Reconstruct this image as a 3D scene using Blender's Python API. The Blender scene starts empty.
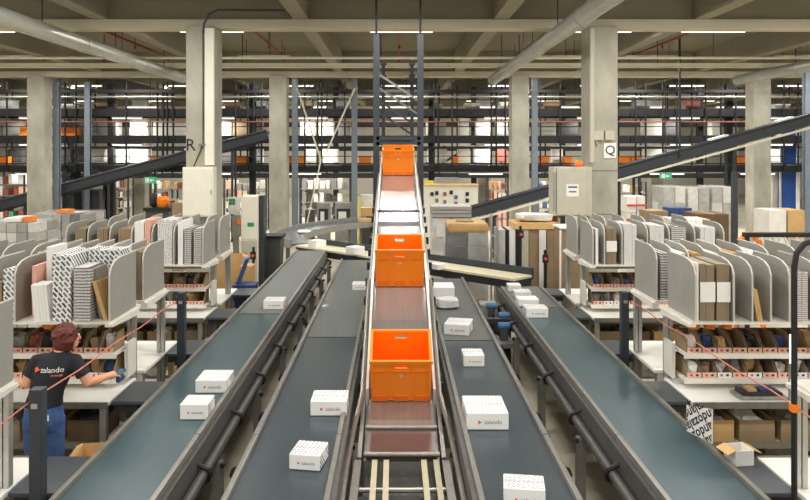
import bpy, bmesh, math, random
from mathutils import Vector, Matrix
random.seed(7)
sc = bpy.context.scene
C = sc.collection
# ------------------------------------------------------------------ camera
FPX, CX, CY, EYE = 720.0, 395.0, 150.0, 3.2
cam_d = bpy.data.cameras.new('camera'); cam = bpy.data.objects.new('camera', cam_d); C.objects.link(cam)
cam.location = (0, 0, EYE); cam.rotation_euler = (math.pi / 2, 0, 0)
cam_d.sensor_width = 36.0; cam_d.lens = 36.0 * FPX / 810.0
cam_d.shift_x = (405 - CX) / 810.0; cam_d.shift_y = (CY - 250) / 810.0
cam_d.clip_end = 300; sc.camera = cam
# ------------------------------------------------------------------ world and exposure
wd = bpy.data.worlds.new('world'); sc.world = wd; wd.use_nodes = True
wd.node_tree.nodes['Background'].inputs[0].default_value = (0.9, 0.88, 0.82, 1)
wd.node_tree.nodes['Background'].inputs[1].default_value = 0.75
vs = sc.view_settings
vs.view_transform = 'Standard'; vs.look = 'None'; vs.gamma = 1.0; vs.use_curve_mapping = False
vs.exposure = -0.12
LAMP_W = 125.0          # watts of one ceiling strip
LAMP_COL = (1.0, 0.975, 0.915)

def at(px, py, D): return Vector(((px - CX) * D / FPX, D, EYE - (py - CY) * D / FPX))
def on(px, py, z):
    D = FPX * (EYE - z) / (py - CY); return Vector(((px - CX) * D / FPX, D, z))
ORD = ['first', 'second', 'third', 'fourth', 'fifth', 'sixth', 'seventh', 'eighth', 'ninth', 'tenth', 'eleventh', 'twelfth',
       'thirteenth', 'fourteenth', 'fifteenth', 'sixteenth', 'seventeenth', 'eighteenth', 'nineteenth', 'twentieth']

# ------------------------------------------------------------------ materials
MAT = {}
def lin(c):
    return tuple((x / 12.92 if x <= .04045 else ((x + .055) / 1.055) ** 2.4) for x in [k / 255.0 for k in c])
def new_mat(name):
    m = bpy.data.materials.new(name); m.use_nodes = True
    MAT[name] = m
    nt = m.node_tree; b = nt.nodes['Principled BSDF']
    return m, nt, b
def N(nt, t, **kw):
    n = nt.nodes.new(t)
    for k, v in kw.items(): setattr(n, k, v)
    return n
def mat(name, rgb, rough=.5, metal=0.0, var=.12, scale=6.0, bump=0.0, detail=4, stretch=(1, 1, 1), coat=0.0):
    m, nt, b = new_mat(name)
    c = lin(rgb)
    tc = N(nt, 'ShaderNodeTexCoord'); mp = N(nt, 'ShaderNodeMapping'); mp.inputs['Scale'].default_value = stretch
    nz = N(nt, 'ShaderNodeTexNoise'); nz.inputs['Scale'].default_value = scale; nz.inputs['Detail'].default_value = detail
    nt.links.new(tc.outputs['Object'], mp.inputs[0]); nt.links.new(mp.outputs[0], nz.inputs['Vector'])
    rp = N(nt, 'ShaderNodeValToRGB')
    rp.color_ramp.elements[0].position = .3; rp.color_ramp.elements[1].position = .7
    rp.color_ramp.elements[0].color = tuple(max(0, x * (1 - var)) for x in c) + (1,)
    rp.color_ramp.elements[1].color = tuple(min(1, x * (1 + var)) for x in c) + (1,)
    nt.links.new(nz.outputs['Fac'], rp.inputs[0]); nt.links.new(rp.outputs[0], b.inputs['Base Color'])
    b.inputs['Roughness'].default_value = rough; b.inputs['Metallic'].default_value = metal
    b.inputs['Coat Weight'].default_value = coat
    if bump:
        bp = N(nt, 'ShaderNodeBump'); bp.inputs['Strength'].default_value = bump; bp.inputs['Distance'].default_value = .02
        nt.links.new(nz.outputs['Fac'], bp.inputs['Height']); nt.links.new(bp.outputs[0], b.inputs['Normal'])
    return m
def mat_two(name, rgb1, rgb2, kind, scale, rot=0.0, rough=.5, thr=(.45, .55), axis=(1, 1, 1), distortion=0.0):
    m, nt, b = new_mat(name)
    tc = N(nt, 'ShaderNodeTexCoord'); mp = N(nt, 'ShaderNodeMapping')
    mp.inputs['Scale'].default_value = axis; mp.inputs['Rotation'].default_value = rot if isinstance(rot, tuple) else (0, rot, 0)
    nt.links.new(tc.outputs['Object'], mp.inputs[0])
    if kind == 'wave':
        t = N(nt, 'ShaderNodeTexWave'); t.bands_direction = 'Z'
        t.inputs['Distortion'].default_value = distortion; t.inputs['Detail'].default_value = 3
    elif kind == 'voronoi':
        t = N(nt, 'ShaderNodeTexVoronoi'); t.feature = 'DISTANCE_TO_EDGE'
    else:
        t = N(nt, 'ShaderNodeTexNoise'); t.inputs['Detail'].default_value = 5
    t.inputs['Scale'].default_value = scale
    nt.links.new(mp.outputs[0], t.inputs['Vector'])
    rp = N(nt, 'ShaderNodeValToRGB'); e = rp.color_ramp.elements
    e[0].position, e[1].position = thr; e[0].color = lin(rgb1) + (1,); e[1].color = lin(rgb2) + (1,)
    nt.links.new(t.outputs[0], rp.inputs[0]); nt.links.new(rp.outputs[0], b.inputs['Base Color'])
    b.inputs['Roughness'].default_value = rough
    return m
def mat_print(name, paper, ink, scale=26.0, rot=.85, amount=.5):
    """paper printed with rows of short slanting strokes, like repeated lettering"""
    m, nt, b = new_mat(name)
    tc = N(nt, 'ShaderNodeTexCoord'); sp = N(nt, 'ShaderNodeSeparateXYZ'); cb = N(nt, 'ShaderNodeCombineXYZ')
    ad = N(nt, 'ShaderNodeMath', operation='ADD')
    nt.links.new(tc.outputs['Object'], sp.inputs[0])
    nt.links.new(sp.outputs['Z'], ad.inputs[0]); nt.links.new(sp.outputs['Y'], ad.inputs[1])
    nt.links.new(sp.outputs['X'], cb.inputs['X']); nt.links.new(ad.outputs[0], cb.inputs['Y'])
    mp = N(nt, 'ShaderNodeMapping'); mp.inputs['Rotation'].default_value = (0, 0, rot)
    nt.links.new(cb.outputs[0], mp.inputs[0])
    br = N(nt, 'ShaderNodeTexBrick'); br.offset = .37
    br.inputs['Scale'].default_value = scale; br.inputs['Mortar Size'].default_value = .11
    br.inputs['Mortar Smooth'].default_value = .2; br.inputs['Bias'].default_value = 0
    br.inputs['Brick Width'].default_value = .8; br.inputs['Row Height'].default_value = .42
    br.inputs['Color1'].default_value = lin(ink) + (1,); br.inputs['Color2'].default_value = lin(tuple(i_ * .6 + p_ * .4 for i_, p_ in zip(ink, paper))) + (1,)
    br.inputs['Mortar'].default_value = lin(paper) + (1,)
    nt.links.new(mp.outputs[0], br.inputs['Vector'])
    nt.links.new(br.outputs['Color'], b.inputs['Base Color']); b.inputs['Roughness'].default_value = .5
    return m

mat('floor_concrete', (176, 168, 148), .55, var=.22, scale=1.1, detail=8)
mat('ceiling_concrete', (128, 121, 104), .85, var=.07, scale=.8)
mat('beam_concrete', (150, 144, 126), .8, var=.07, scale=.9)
mat('flange_lit_concrete', (206, 199, 178), .7, var=.06, scale=.9)  # same concrete as the beams, its lit tone put into the colour
mat('column_concrete', (170, 166, 152), .75, var=.26, scale=2.2, detail=9, bump=.15, stretch=(1, 1, .5))
mat('column_joint', (120, 114, 100), .8)
mat('wall_plaster', (205, 200, 186), .8, var=.08, scale=.5)
mat('pipe_zinc', (186, 186, 178), .38, .55, var=.06, scale=3)
mat('pale_tray', (232, 226, 204), .6, var=.05)
mat('sprinkler_red', (150, 62, 44), .5)
mat('lamp_housing', (225, 225, 220), .5)
mat('black_steel', (15, 16, 19), .6, var=.15)
mat('dark_steel', (50, 53, 57), .5, .2, var=.15)
mat('slate_steel', (54, 59, 66), .45, .1, var=.1)
mat('post_blue_grey', (128, 140, 152), .5, .1, var=.08)
mat('rail_steel', (136, 133, 126), .34, .5, var=.1, scale=12)
mat('side_steel', (128, 127, 122), .45, .25, var=.12, scale=10)
mat('panel_dark', (88, 88, 86), .42, .2, var=.12, scale=8)
mat('aluminium', (190, 190, 186), .35, .7, var=.06, scale=10)
mat('guard_white', (226, 222, 216), .3, .3, var=.04)
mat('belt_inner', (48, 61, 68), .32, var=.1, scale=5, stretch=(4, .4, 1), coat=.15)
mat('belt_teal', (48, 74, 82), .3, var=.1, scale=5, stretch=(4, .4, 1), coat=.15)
mat('belt_sheen_grey', (88, 93, 90), .42, var=.08, scale=5, stretch=(4, .4, 1), coat=.1)  # far stretch of the belts: low-angle sheen painted as a greyer colour
mat('belt_slate', (78, 84, 86), .42, var=.08, scale=5)
mat('belt_brown', (100, 76, 74), .26, var=.06, scale=6, coat=.5)
mat('belt_silver', (164, 156, 153), .17, .5, var=.08, scale=5, stretch=(8, .2, .2), coat=.4)
mat('cream_bed', (222, 214, 184), .4, var=.05)
mat('strap_beige', (188, 178, 150), .5, var=.08)
mat('rubber_black', (24, 25, 28), .55)
mat('motor_blue', (66, 110, 150), .45)
mat('tote_orange', (255, 138, 14), .42, var=.04, scale=3)
mat('tote_orange_dark', (240, 116, 12), .45, var=.05)
mat('badge_grey', (210, 180, 170), .5)
mat('box_white', (244, 243, 240), .5, var=.02)
mat_print('box_print', (243, 242, 240), (128, 128, 134), 19)
mat_print('box_print_bold', (243, 242, 240), (70, 70, 76), 17)
mat('logo_orange', (236, 110, 50), .5)
mat('logo_grey', (120, 118, 116), .5)
mat('ink_black', (30, 30, 32), .6)
mat('ink_white', (240, 240, 236), .6)
mat('ink_pink', (196, 92, 92), .6)
mat('table_white', (242, 240, 234), .4, var=.03)
mat('pad_slate', (70, 76, 82), .42, var=.08)
mat('divider_grey', (154, 152, 145), .55, var=.05, scale=3)
mat('divider_taupe', (138, 128, 118), .55, var=.07, scale=3)
mat('divider_edge', (194, 192, 184), .5, var=.03)
mat('shelf_white', (226, 222, 212), .5, var=.04)
mat('carton_brown', (150, 128, 98), .75, var=.12, scale=4)
mat('carton_kraft', (196, 158, 104), .75, var=.1, scale=4)
mat('carton_tan', (218, 178, 118), .75, var=.08, scale=4)
mat('carton_dark', (104, 84, 60), .8, var=.15, scale=4)
mat_two('bundle_brown', (118, 102, 80), (152, 134, 106), 'wave', 30, rot=(0, math.pi / 2, 0), thr=(.2, .8), distortion=1.5)
mat_two('bundle_grey', (84, 82, 82), (206, 202, 199), 'wave', 11, thr=(.06, .5), distortion=2.2)
mat_two('bundle_fine', (120, 114, 112), (214, 206, 202), 'wave', 16, thr=(.1, .5), distortion=2)
mat_print('sheet_print', (238, 238, 236), (40, 42, 48), 12)
mat_print('sheet_print_light', (236, 234, 230), (150, 148, 148), 18)
mat('paper_white', (238, 236, 232), .6, var=.03)
mat('paper_pink', (232, 178, 160), .6, var=.06)
mat('label_pink', (240, 190, 170), .6, var=.05)
mat('label_red', (206, 84, 54), .6)
mat('bag_blue', (52, 72, 120), .5, var=.2)
mat('bag_grey', (140, 138, 134), .45, var=.25, scale=14)
mat('bag_black', (36, 36, 38), .5, var=.2)
mat('bag_red', (150, 80, 66), .5, var=.2)
mat('bag_green', (90, 160, 130), .5, var=.15)
mat('bag_orange', (244, 132, 30), .5, var=.1)
mat('blue_panel', (34, 78, 150), .45, var=.06)
mat('cabinet_white', (236, 232, 216), .45, var=.03)
mat('cabinet_grey', (190, 186, 168), .5, var=.04)
mat('machine_grey', (150, 150, 144), .5, .1, var=.1)
mat('machine_dark', (70, 70, 68), .55, var=.15)
mat('sign_green', (30, 150, 96), .5)
mat('yellow_paint', (228, 206, 60), .5)
mat('rope_red', (206, 120, 100), .6)
mat('wood_pallet', (186, 152, 104), .8, var=.15)
mat('wrapped_grey', (178, 176, 170), .35, var=.18, scale=6, detail=6)
mat('wrapped_white', (226, 222, 214), .35, var=.08, scale=6)
mat('skin', (222, 160, 128), .5, var=.05)
mat('hair_red', (92, 38, 24), .5, var=.3, scale=40, stretch=(1, 1, .2))
mat('shirt_navy', (30, 32, 40), .8, var=.1)
mat('denim', (62, 90, 142), .85, var=.18, scale=22)
mat('shoe_dark', (40, 38, 38), .7)
def film_mat():
    m, nt, b = new_mat('stretch_film')
    out = nt.nodes['Material Output']
    tr = N(nt, 'ShaderNodeBsdfTransparent'); gl = N(nt, 'ShaderNodeBsdfGlossy'); gl.inputs['Roughness'].default_value = .25
    df = N(nt, 'ShaderNodeBsdfDiffuse'); df.inputs[0].default_value = (.8, .8, .78, 1)
    mx = N(nt, 'ShaderNodeMixShader'); mx.inputs[0].default_value = .4
    nt.links.new(df.outputs[0], mx.inputs[1]); nt.links.new(gl.outputs[0], mx.inputs[2])
    nz = N(nt, 'ShaderNodeTexNoise'); nz.inputs['Scale'].default_value = 7
    tc = N(nt, 'ShaderNodeTexCoord'); nt.links.new(tc.outputs['Object'], nz.inputs['Vector'])
    mr = N(nt, 'ShaderNodeMapRange'); mr.inputs['To Min'].default_value = .03; mr.inputs['To Max'].default_value = .4
    nt.links.new(nz.outputs['Fac'], mr.inputs['Value'])
    m2 = N(nt, 'ShaderNodeMixShader'); nt.links.new(mr.outputs[0], m2.inputs[0])
    nt.links.new(tr.outputs[0], m2.inputs[1]); nt.links.new(mx.outputs[0], m2.inputs[2])
    nt.links.new(m2.outputs[0], out.inputs[0])
film_mat()
def emis(name, col, s, base=(.9, .9, .9)):
    m, nt, b = new_mat(name)
    b.inputs['Base Color'].default_value = base + (1,)
    b.inputs['Emission Color'].default_value = col + (1,); b.inputs['Emission Strength'].default_value = s
emis('lamp_glow', LAMP_COL, 2.5)
emis('sign_glow', (.05, .6, .3), .35, (.02, .3, .14))
emis('white_glow', (.9, .95, 1.0), 2.0)

# ------------------------------------------------------------------ mesh building
ORG = {}
class MB:
    def __init__(s): s.v = []; s.f = []
    def add(s, vs_, fs):
        o = len(s.v); s.v += [Vector(p) for p in vs_]; s.f += [tuple(i + o for i in f) for f in fs]; return s
    def box(s, x0, x1, y0, y1, z0, z1):
        return s.add([(x0, y0, z0), (x1, y0, z0), (x1, y1, z0), (x0, y1, z0), (x0, y0, z1), (x1, y0, z1), (x1, y1, z1), (x0, y1, z1)],
                     [(3, 2, 1, 0), (4, 5, 6, 7), (0, 1, 5, 4), (1, 2, 6, 5), (2, 3, 7, 6), (3, 0, 4, 7)])
    def obox(s, c, size, rot):
        a, b, d = size[0] / 2, size[1] / 2, size[2] / 2; c = Vector(c)
        ps = [c + rot @ Vector(p) for p in [(-a, -b, -d), (a, -b, -d), (a, b, -d), (-a, b, -d), (-a, -b, d), (a, -b, d), (a, b, d), (-a, b, d)]]
        return s.add(ps, [(3, 2, 1, 0), (4, 5, 6, 7), (0, 1, 5, 4), (1, 2, 6, 5), (2, 3, 7, 6), (3, 0, 4, 7)])
    def beam(s, p0, p1, w, h):
        """rectangular bar between two points, w across, h along the other axis"""
        p0, p1 = Vector(p0), Vector(p1); d = (p1 - p0); L = d.length; y = d.normalized()
        up = Vector((0, 0, 1)) if abs(y.z) < .99 else Vector((0, 1, 0))
        x = y.cross(up).normalized(); z = x.cross(y)
        return s.obox((p0 + p1) / 2, (w, L, h), Matrix((x, y, z)).transposed())
    def cyl(s, p0, p1, r, n=10, r2=None):
        return s.tube([p0, p1], [r, r if r2 is None else r2], n)
    def tube(s, path, r, n=8):
        path = [Vector(p) for p in path]; m = len(path)
        rs = r if isinstance(r, (list, tuple)) else [r] * m
        o = len(s.v); prev = None
        for i, p in enumerate(path):
            t = (path[min(i + 1, m - 1)] - path[max(i - 1, 0)]).normalized()
            if prev is None:
                a = Vector((0, 0, 1)) if abs(t.z) < .9 else Vector((1, 0, 0))
                x = t.cross(a).normalized()
            else:
                x = (prev - t * prev.dot(t)).normalized()
            prev = x; y = t.cross(x)
            for k in range(n):
                q = 2 * math.pi * k / n
                s.v.append(p + (x * math.cos(q) + y * math.sin(q)) * rs[i])
        for i in range(m - 1):
            for k in range(n):
                a, b = o + i * n + k, o + i * n + (k + 1) % n
                s.f.append((a, b, b + n, a + n))
        s.f.append(tuple(o + k for k in range(n))[::-1]); s.f.append(tuple(o + (m - 1) * n + k for k in range(n)))
        return s
    def prism(s, poly, vec):
        n = len(poly); vec = Vector(vec); ps = [Vector(p) for p in poly]
        fs = [tuple(range(n))[::-1], tuple(range(n, 2 * n))] + [(i, (i + 1) % n, n + (i + 1) % n, n + i) for i in range(n)]
        return s.add(ps + [p + vec for p in ps], fs)
    def ribbon(s, left, right, thick):
        """a strip between two rails of points, with thickness downwards"""
        n = len(left); o = len(s.v)
        for l, r in zip(left, right):
            l, r = Vector(l), Vector(r); d = Vector((0, 0, thick))
            s.v += [l, r, r - d, l - d]
        for i in range(n - 1):
            a = o + 4 * i
            for k in range(4): s.f.append((a + k, a + (k + 1) % 4, a + 4 + (k + 1) % 4, a + 4 + k))
        s.f.append((o, o + 1, o + 2, o + 3)); e = o + 4 * (n - 1); s.f.append((e + 3, e + 2, e + 1, e))
        return s
    def lump(s, c, size, seed=0, n=8, m=6, amp=.25):
        rnd = random.Random(seed); c = Vector(c); o = len(s.v)
        for i in range(m + 1):
            th = math.pi * i / m
            for k in range(n):
                ph = 2 * math.pi * k / n; q = 1 + (rnd.random() - .5) * amp * (0 < i < m)
                sx = math.sin(th); f = lambda t: math.copysign(abs(t) ** .6, t)
                s.v.append(c + Vector((f(sx * math.cos(ph)) * size[0] / 2 * q, f(sx * math.sin(ph)) * size[1] / 2 * q, f(math.cos(th)) * size[2] / 2 * q)))
        for i in range(m):
            for k in range(n):
                a, b = o + i * n + k, o + i * n + (k + 1) % n; s.f.append((a, b, b + n, a + n))
        return s
    def mesh(s, name, m, off, smooth=False):
        me = bpy.data.meshes.new(name); me.from_pydata([v - off for v in s.v], [], s.f)
        bm = bmesh.new(); bm.from_mesh(me); bmesh.ops.recalc_face_normals(bm, faces=bm.faces); bm.to_mesh(me); bm.free()
        if m: me.materials.append(MAT[m])
        if smooth:
            me.polygons.foreach_set('use_smooth', [True] * len(me.polygons)); me.set_sharp_from_angle(angle=math.radians(38))
        return me
    def build(s, name, m, parent=None, smooth=False, bevel=0.0, label=None, kind=None):
        if parent is not None:
            off = ORG.get(parent.name, Vector((0, 0, 0)))
        else:
            lo = [min(v[i] for v in s.v) for i in range(3)]; hi = [max(v[i] for v in s.v) for i in range(3)]
            off = Vector(((lo[0] + hi[0]) / 2, (lo[1] + hi[1]) / 2, lo[2]))
        o = bpy.data.objects.new(name, s.mesh(name, m, off, smooth)); C.objects.link(o)
        if parent is not None:
            o.parent = parent; ORG[o.name] = off
            if parent.type == 'MESH' and parent.parent is None: o.location = (0, 0, 0)
        else:
            o.location = off; ORG[o.name] = off
        if bevel:
            b = o.modifiers.new('bevel', 'BEVEL'); b.width = bevel; b.segments = 2; b.limit_method = 'ANGLE'
        if label: o['label'] = label
        if kind: o['kind'] = kind
        return o
def tag(o, label, cat, group=None):
    o['label'] = label; o['category'] = cat
    if group: o['group'] = group
    return o
def thing(name, label, cat, loc=(0, 0, 0), group=None, rotz=0.0, local=False):
    """an Empty at the thing's base; parts are given in world coordinates unless local"""
    o = bpy.data.objects.new(name, None); C.objects.link(o); o.empty_display_size = .1
    o.location = loc; o.rotation_euler = (0, 0, rotz)
    ORG[o.name] = Vector((0, 0, 0)) if local else Vector(loc)
    return tag(o, label, cat, group)
def struct(o): o['kind'] = 'structure'; return o
def kids(o): return [c for c in bpy.data.objects if c.parent == o]
def share(name, me, parent, loc=(0, 0, 0), rot=(0, 0, 0)):
    o = bpy.data.objects.new(name, me); C.objects.link(o); o.parent = parent; o.location = loc; o.rotation_euler = rot; return o
TXT = {}
def text_mesh(s, size, m, extrude=.0, bold=0.0):
    key = (s, size, m, bold)
    if key in TXT: return TXT[key]
    cu = bpy.data.curves.new('lettering', 'FONT'); cu.body = s; cu.size = size; cu.align_x = 'CENTER'; cu.align_y = 'CENTER'
    cu.extrude = extrude; cu.offset = bold; cu.resolution_u = 2
    ob = bpy.data.objects.new('lettering_source', cu); C.objects.link(ob)
    dg = bpy.context.evaluated_depsgraph_get(); dg.update()
    me = bpy.data.meshes.new_from_object(ob.evaluated_get(dg))
    bpy.data.objects.remove(ob); bpy.data.curves.remove(cu)
    me.materials.clear(); me.materials.append(MAT[m]); TXT[key] = me
    return me

# ================================================================== THE HALL
XW, YB, YF, ZS = 27.0, 52.0, -8.0, 6.45
fl = struct(MB().box(-XW, XW, YF, YB, -.2, 0).build('floor', 'floor_concrete'))
wb = struct(MB().box(-XW, XW, YB, YB + .3, 0, ZS).build('wall_back', 'wall_plaster'))
struct(MB().box(-XW - .3, -XW, YF, YB, 0, ZS).build('wall_left', 'wall_plaster'))
struct(MB().box(XW, XW + .3, YF, YB, 0, ZS).build('wall_right', 'wall_plaster'))
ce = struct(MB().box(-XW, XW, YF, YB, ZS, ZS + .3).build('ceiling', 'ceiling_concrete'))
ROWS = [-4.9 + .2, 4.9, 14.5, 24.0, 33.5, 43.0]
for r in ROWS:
    MB().box(-XW, XW, r - .16, r + .3, 5.63, 5.805).build('beam_flange', 'flange_lit_concrete', ce)
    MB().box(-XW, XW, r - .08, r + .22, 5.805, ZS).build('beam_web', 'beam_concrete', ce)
for k in range(-6, 7):
    x = .12 + 4.0 * k + 2.0
    for a, b in zip(ROWS[:-1], ROWS[1:]):
        MB().box(x - .15, x + .15, a + .22, b - .08, 5.81, ZS).build('joist', 'beam_concrete', ce)

# lamps ------------------------------------------------------------
def lamp(x, y, z=5.9, label=None, w=1.5, hang=None, power=1.0):
    t = thing('strip_light', label, 'ceiling light', (x, y, z), 'fluorescent strip lights')
    MB().box(x - w / 2, x + w / 2, y - .06, y + .06, z + .03, z + .08).build('housing', 'lamp_housing', t)
    MB().box(x - w / 2 + .03, x + w / 2 - .03, y - .045, y + .045, z, z + .03).build('diffuser', 'lamp_glow', t)
    for s in (-1, 1):
        MB().cyl((x + s * w * .35, y, z + .08), (x + s * w * .35, y, ZS if hang is None else z + hang), .008, 6).build('hanger', 'dark_steel', t)
    ld = bpy.data.lights.new('strip', 'AREA'); ld.shape = 'RECTANGLE'; ld.size = w - .06; ld.size_y = .09
    ld.energy = LAMP_W * power; ld.color = LAMP_COL; ld.spread = math.radians(180)
    lo = bpy.data.objects.new('strip_lamp_glow', ld); C.objects.link(lo); lo.parent = t; lo.location = (0, 0, -.006)
LX = [-17.5, -13.2, -9.45, -4.2, .15, 4.7, 8.6, 12.4, 17]
lamp_rows = [(-2.3, LX), (2.4, LX), (7.1, LX), (11.8, LX), (16.5, [-17.5, -13.2, -9.45, -4.2, .15, 4.7, 7.3, 12.4, 17]),
             (21.2, [-17, -11.3, -3.85, 4.75, 7.55, 11.95, 17]), (25.0, LX), (30.6, LX), (35.3, LX), (40, LX), (46, LX)]
for ri, (y, xs) in enumerate(lamp_rows):
    where = ['above and behind the near end of the belts', 'over the near end of the belts', 'over the nearest packing tables', 'over the second packing tables',
             'just past the nearest ceiling beam', 'beyond the pale cable trays', 'over the first steel gallery', 'over the second steel gallery',
             'deep behind the galleries', 'far behind the galleries', 'near the back wall'][ri]
    for xi, x in enumerate(xs):
        lamp(x, y, label='white strip light %s, %s from left' % (where, ORD[xi]))

for lev, (y, z, w_) in enumerate(((27.0, 2.28, 'under the lower deck of the nearer gallery'), (28.4, 3.3, 'added between the two galleries, low'), (29.0, 4.9, 'added between the two galleries, high'))):  # rows between the galleries are added to light the farther gallery
    for xi in range(9):
        lamp(-13.6 + 3.4 * xi, y, z, 'white strip light %s, %s from left' % (w_, ORD[xi]), 1.3, hang=.12 if lev == 0 else None, power=.45)
for lev, (z, w_) in enumerate(((3.37, 'above the lower gallery deck'), (4.34, 'above the middle gallery deck'))):  # extra lamps added to brighten the cabinets shaded by the decks
    for xi in range(9):
        lamp(-13.2 + 3.4 * xi, 26.32, z, 'small added strip light fixed %s, %s from left' % (w_, ORD[xi]), 1.1, hang=.05, power=.4)
# columns ----------------------------------------------------------
def column(x, y, s, label, joints=()):
    t = thing('concrete_column', label, 'column', (x, y, 0), 'square concrete columns')
    MB().box(x - s / 2, x + s / 2, y - s / 2, y + s / 2, 0, 5.65).build('shaft', 'column_concrete', t, bevel=.02)
    for z in joints:
        MB().box(x - s / 2 - .003, x + s / 2 + .003, y - s / 2 - .003, y + s / 2 + .003, z, z + .02).build('joint_line', 'column_joint', t)
    return t
colR = column(-3.84, 14.5, .58, 'nearest left concrete column carrying the letter R and white box')
colQ = column(4.11, 14.5, .58, 'nearest right concrete column carrying the letter Q and grey cabinet', joints=(2.78, 1.92))
for (row, y, nm) in ((0, 24.0, 'middle row'), (1, 33.5, 'third row'), (2, 43.0, 'farthest row')):
    xs = [-19.84, -11.84, -3.86, 4.13, 12.1, 20.1]
    for i, x in enumerate(xs):
        column(x, y, .58, 'concrete column of the %s, %s from left' % (nm, ORD[i]))
for s, w in ((-1, 'left'), (1, 'right')):
    column(s * 11.9 + .1, 14.5, .58, 'concrete column at the nearest row beyond the %s edge' % w)

def text_on(name, s, size, m, parent, p, off=None):
    me = text_mesh(s, size, m); o = bpy.data.objects.new(name, me); C.objects.link(o); o.parent = parent
    base = ORG[parent.name] if off is None else off
    o.location = Vector(p) - base; o.rotation_euler = (math.pi / 2, 0, 0); return o
# letter plaques, flat print on the shafts
p = at(190.5, 145.5, 14.2); text_on('letter', 'R', .34, 'ink_black', colR, p)
p = at(610, 150.5, 14.2); pl = MB().box(p.x - .12, p.x + .12, 14.19, 14.21, p.z - .15, p.z + .15).build('letter_plaque', 'paper_white', colQ)
text_on('letter', 'Q', .26, 'ink_black', colQ, (p.x, 14.186, p.z))
for i in range(2):
    q = at(598 + 11 * i, 135.5, 14.2); MB().box(q.x - .09, q.x + .09, 14.13, 14.21, q.z - .09, q.z + .09).build('junction_box', 'cabinet_grey', colQ)
MB().tube([(3.86, 14.17, 5.6), (3.86, 14.17, 3.5), (4.0, 14.17, 3.3)], .014).build('conduit', 'cabinet_grey', colQ)
MB().tube([at(203, 27, 14.18), at(203, 143, 14.18), at(202, 147, 14.18), at(193, 168, 14.18)], .01).build('cable', 'ink_black', colR)
MB().box(-3.86, -3.72, 14.15, 14.21, 3.28, 3.32).build('cable_clamp', 'side_steel', colR)
MB().tube([at(203, 34, 13.3), at(204, 24, 13.3), at(209, 14, 13.3), at(218, 10, 13.3), at(285, 10.5, 13.3)], .022).build('conduit_bend', 'dark_steel', colR)
MB().box(-3.74, -3.56, 14.15, 14.21, 2.9, 5.6).build('cable_duct', 'cabinet_white', colR, bevel=.006)
MB().box(3.83, 3.91, 14.12, 14.21, 2.95, 5.6).build('cable_duct', 'cabinet_grey', colQ, bevel=.006)
# white box on R
a, b = at(183, 217, 14.0), at(214, 167, 14.0)
t = thing('switch_box', 'white electrical box mounted on the column with letter R', 'electrical box', (a.x, 14.1, a.z))
MB().box(a.x, b.x, 13.96, 14.21, a.z, b.z).build('body', 'cabinet_white', t, bevel=.01)
MB().box(a.x + .03, b.x - .03, 13.945, 13.962, a.z + .03, b.z - .03).build('door', 'cabinet_white', t, bevel=.006)
MB().box(b.x - .05, b.x - .035, 13.93, 13.95, a.z + .45, a.z + .53).build('latch', 'side_steel', t)
# grey cabinet on Q
a, b = at(553, 216, 14.0), at(586, 167, 14.0)
t = thing('control_cabinet', 'grey control cabinet with blue label fixed beside column Q', 'cabinet', (a.x, 14.1, a.z))
MB().box(a.x, 3.83, 14.0, 14.4, a.z, b.z).build('body', 'cabinet_grey', t, bevel=.01)
MB().box(a.x + .07, b.x, 13.965, 14.0, a.z + .02, b.z - .02).build('door', 'cabinet_grey', t, bevel=.006)
MB().box(a.x, a.x + .06, 13.975, 14.0, a.z + .1, b.z - .1).build('hinge_strip', 'machine_grey', t)
lb = MB().box(a.x + .25, a.x + .49, 13.957, 13.967, a.z + .38, a.z + .62).build('label_plate', 'paper_white', t)
MB().box(a.x + .28, a.x + .46, 13.953, 13.96, a.z + .55, a.z + .58).build('label_stripe', 'blue_panel', lb)
MB().box(a.x + .3, a.x + .44, 13.953, 13.96, a.z + .46, a.z + .49).build('label_stripe', 'logo_grey', lb)
for dx in (.1, .62):
    MB().cyl((a.x + dx, 14.2, a.z), (a.x + dx, 14.25, a.z - .12), .05).build('cable_gland', 'bag_red', t)
MB().lump((b.x - .12, 14.1, b.z + .06), (.16, .14, .14), 3).build('orange_cap', 'bag_orange', t)

# ceiling services ---------------------------------------------------
def duct(x, y0, y1, label, z=5.35, r=.15):
    t = thing('air_duct', label, 'duct', (x, y0, z))
    n = max(2, int((y1 - y0) / 3.2)); st = (y1 - y0) / n
    for i in range(n):
        MB().cyl((x, y0 + i * st, z), (x, y0 + (i + 1) * st - .02, z), r, 20).build('duct_segment', 'pipe_zinc', t, smooth=True)
        MB().cyl((x, y0 + (i + 1) * st - .06, z), (x, y0 + (i + 1) * st, z), r + .012, 20).build('duct_collar', 'pipe_zinc', t, smooth=True)
        MB().cyl((x, y0 + (i + .5) * st, z + r), (x, y0 + (i + .5) * st, ZS), .01, 6).build('hanger', 'dark_steel', t)
duct(-6.35, 1, 21.5, 'round zinc duct slanting across the upper left ceiling', r=.155)
duct(3.02, 1, 22.2, 'round zinc duct running above the column with Q')
duct(10.55, 9, 22.2, 'round zinc duct at the upper right ceiling edge')
def cross_pipe(name, m, y, z, h, label, cat, w=.06):
    o = MB().box(-22, 22, y - w, y + w, z, z + h).build(name, m); return tag(o, label, cat)
t = thing('cable_tray', 'wide pale cable tray crossing the ceiling below the joists', 'cable tray', (0, 20.3, 5.5))
MB().box(-22, 22, 20.2, 20.4, 5.52, 5.64).build('tray', 'pale_tray', t)
for i in range(-7, 8): MB().cyl((i * 3.9 - .4, 20.3, 5.64), (i * 3.9 - .4, 20.3, ZS), .012, 6).build('hanger', 'dark_steel', t)
t = thing('conduit_pipe', 'thin pale conduit crossing the ceiling in front of cable tray', 'pipe', (0, 19.3, 5.6))
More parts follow.
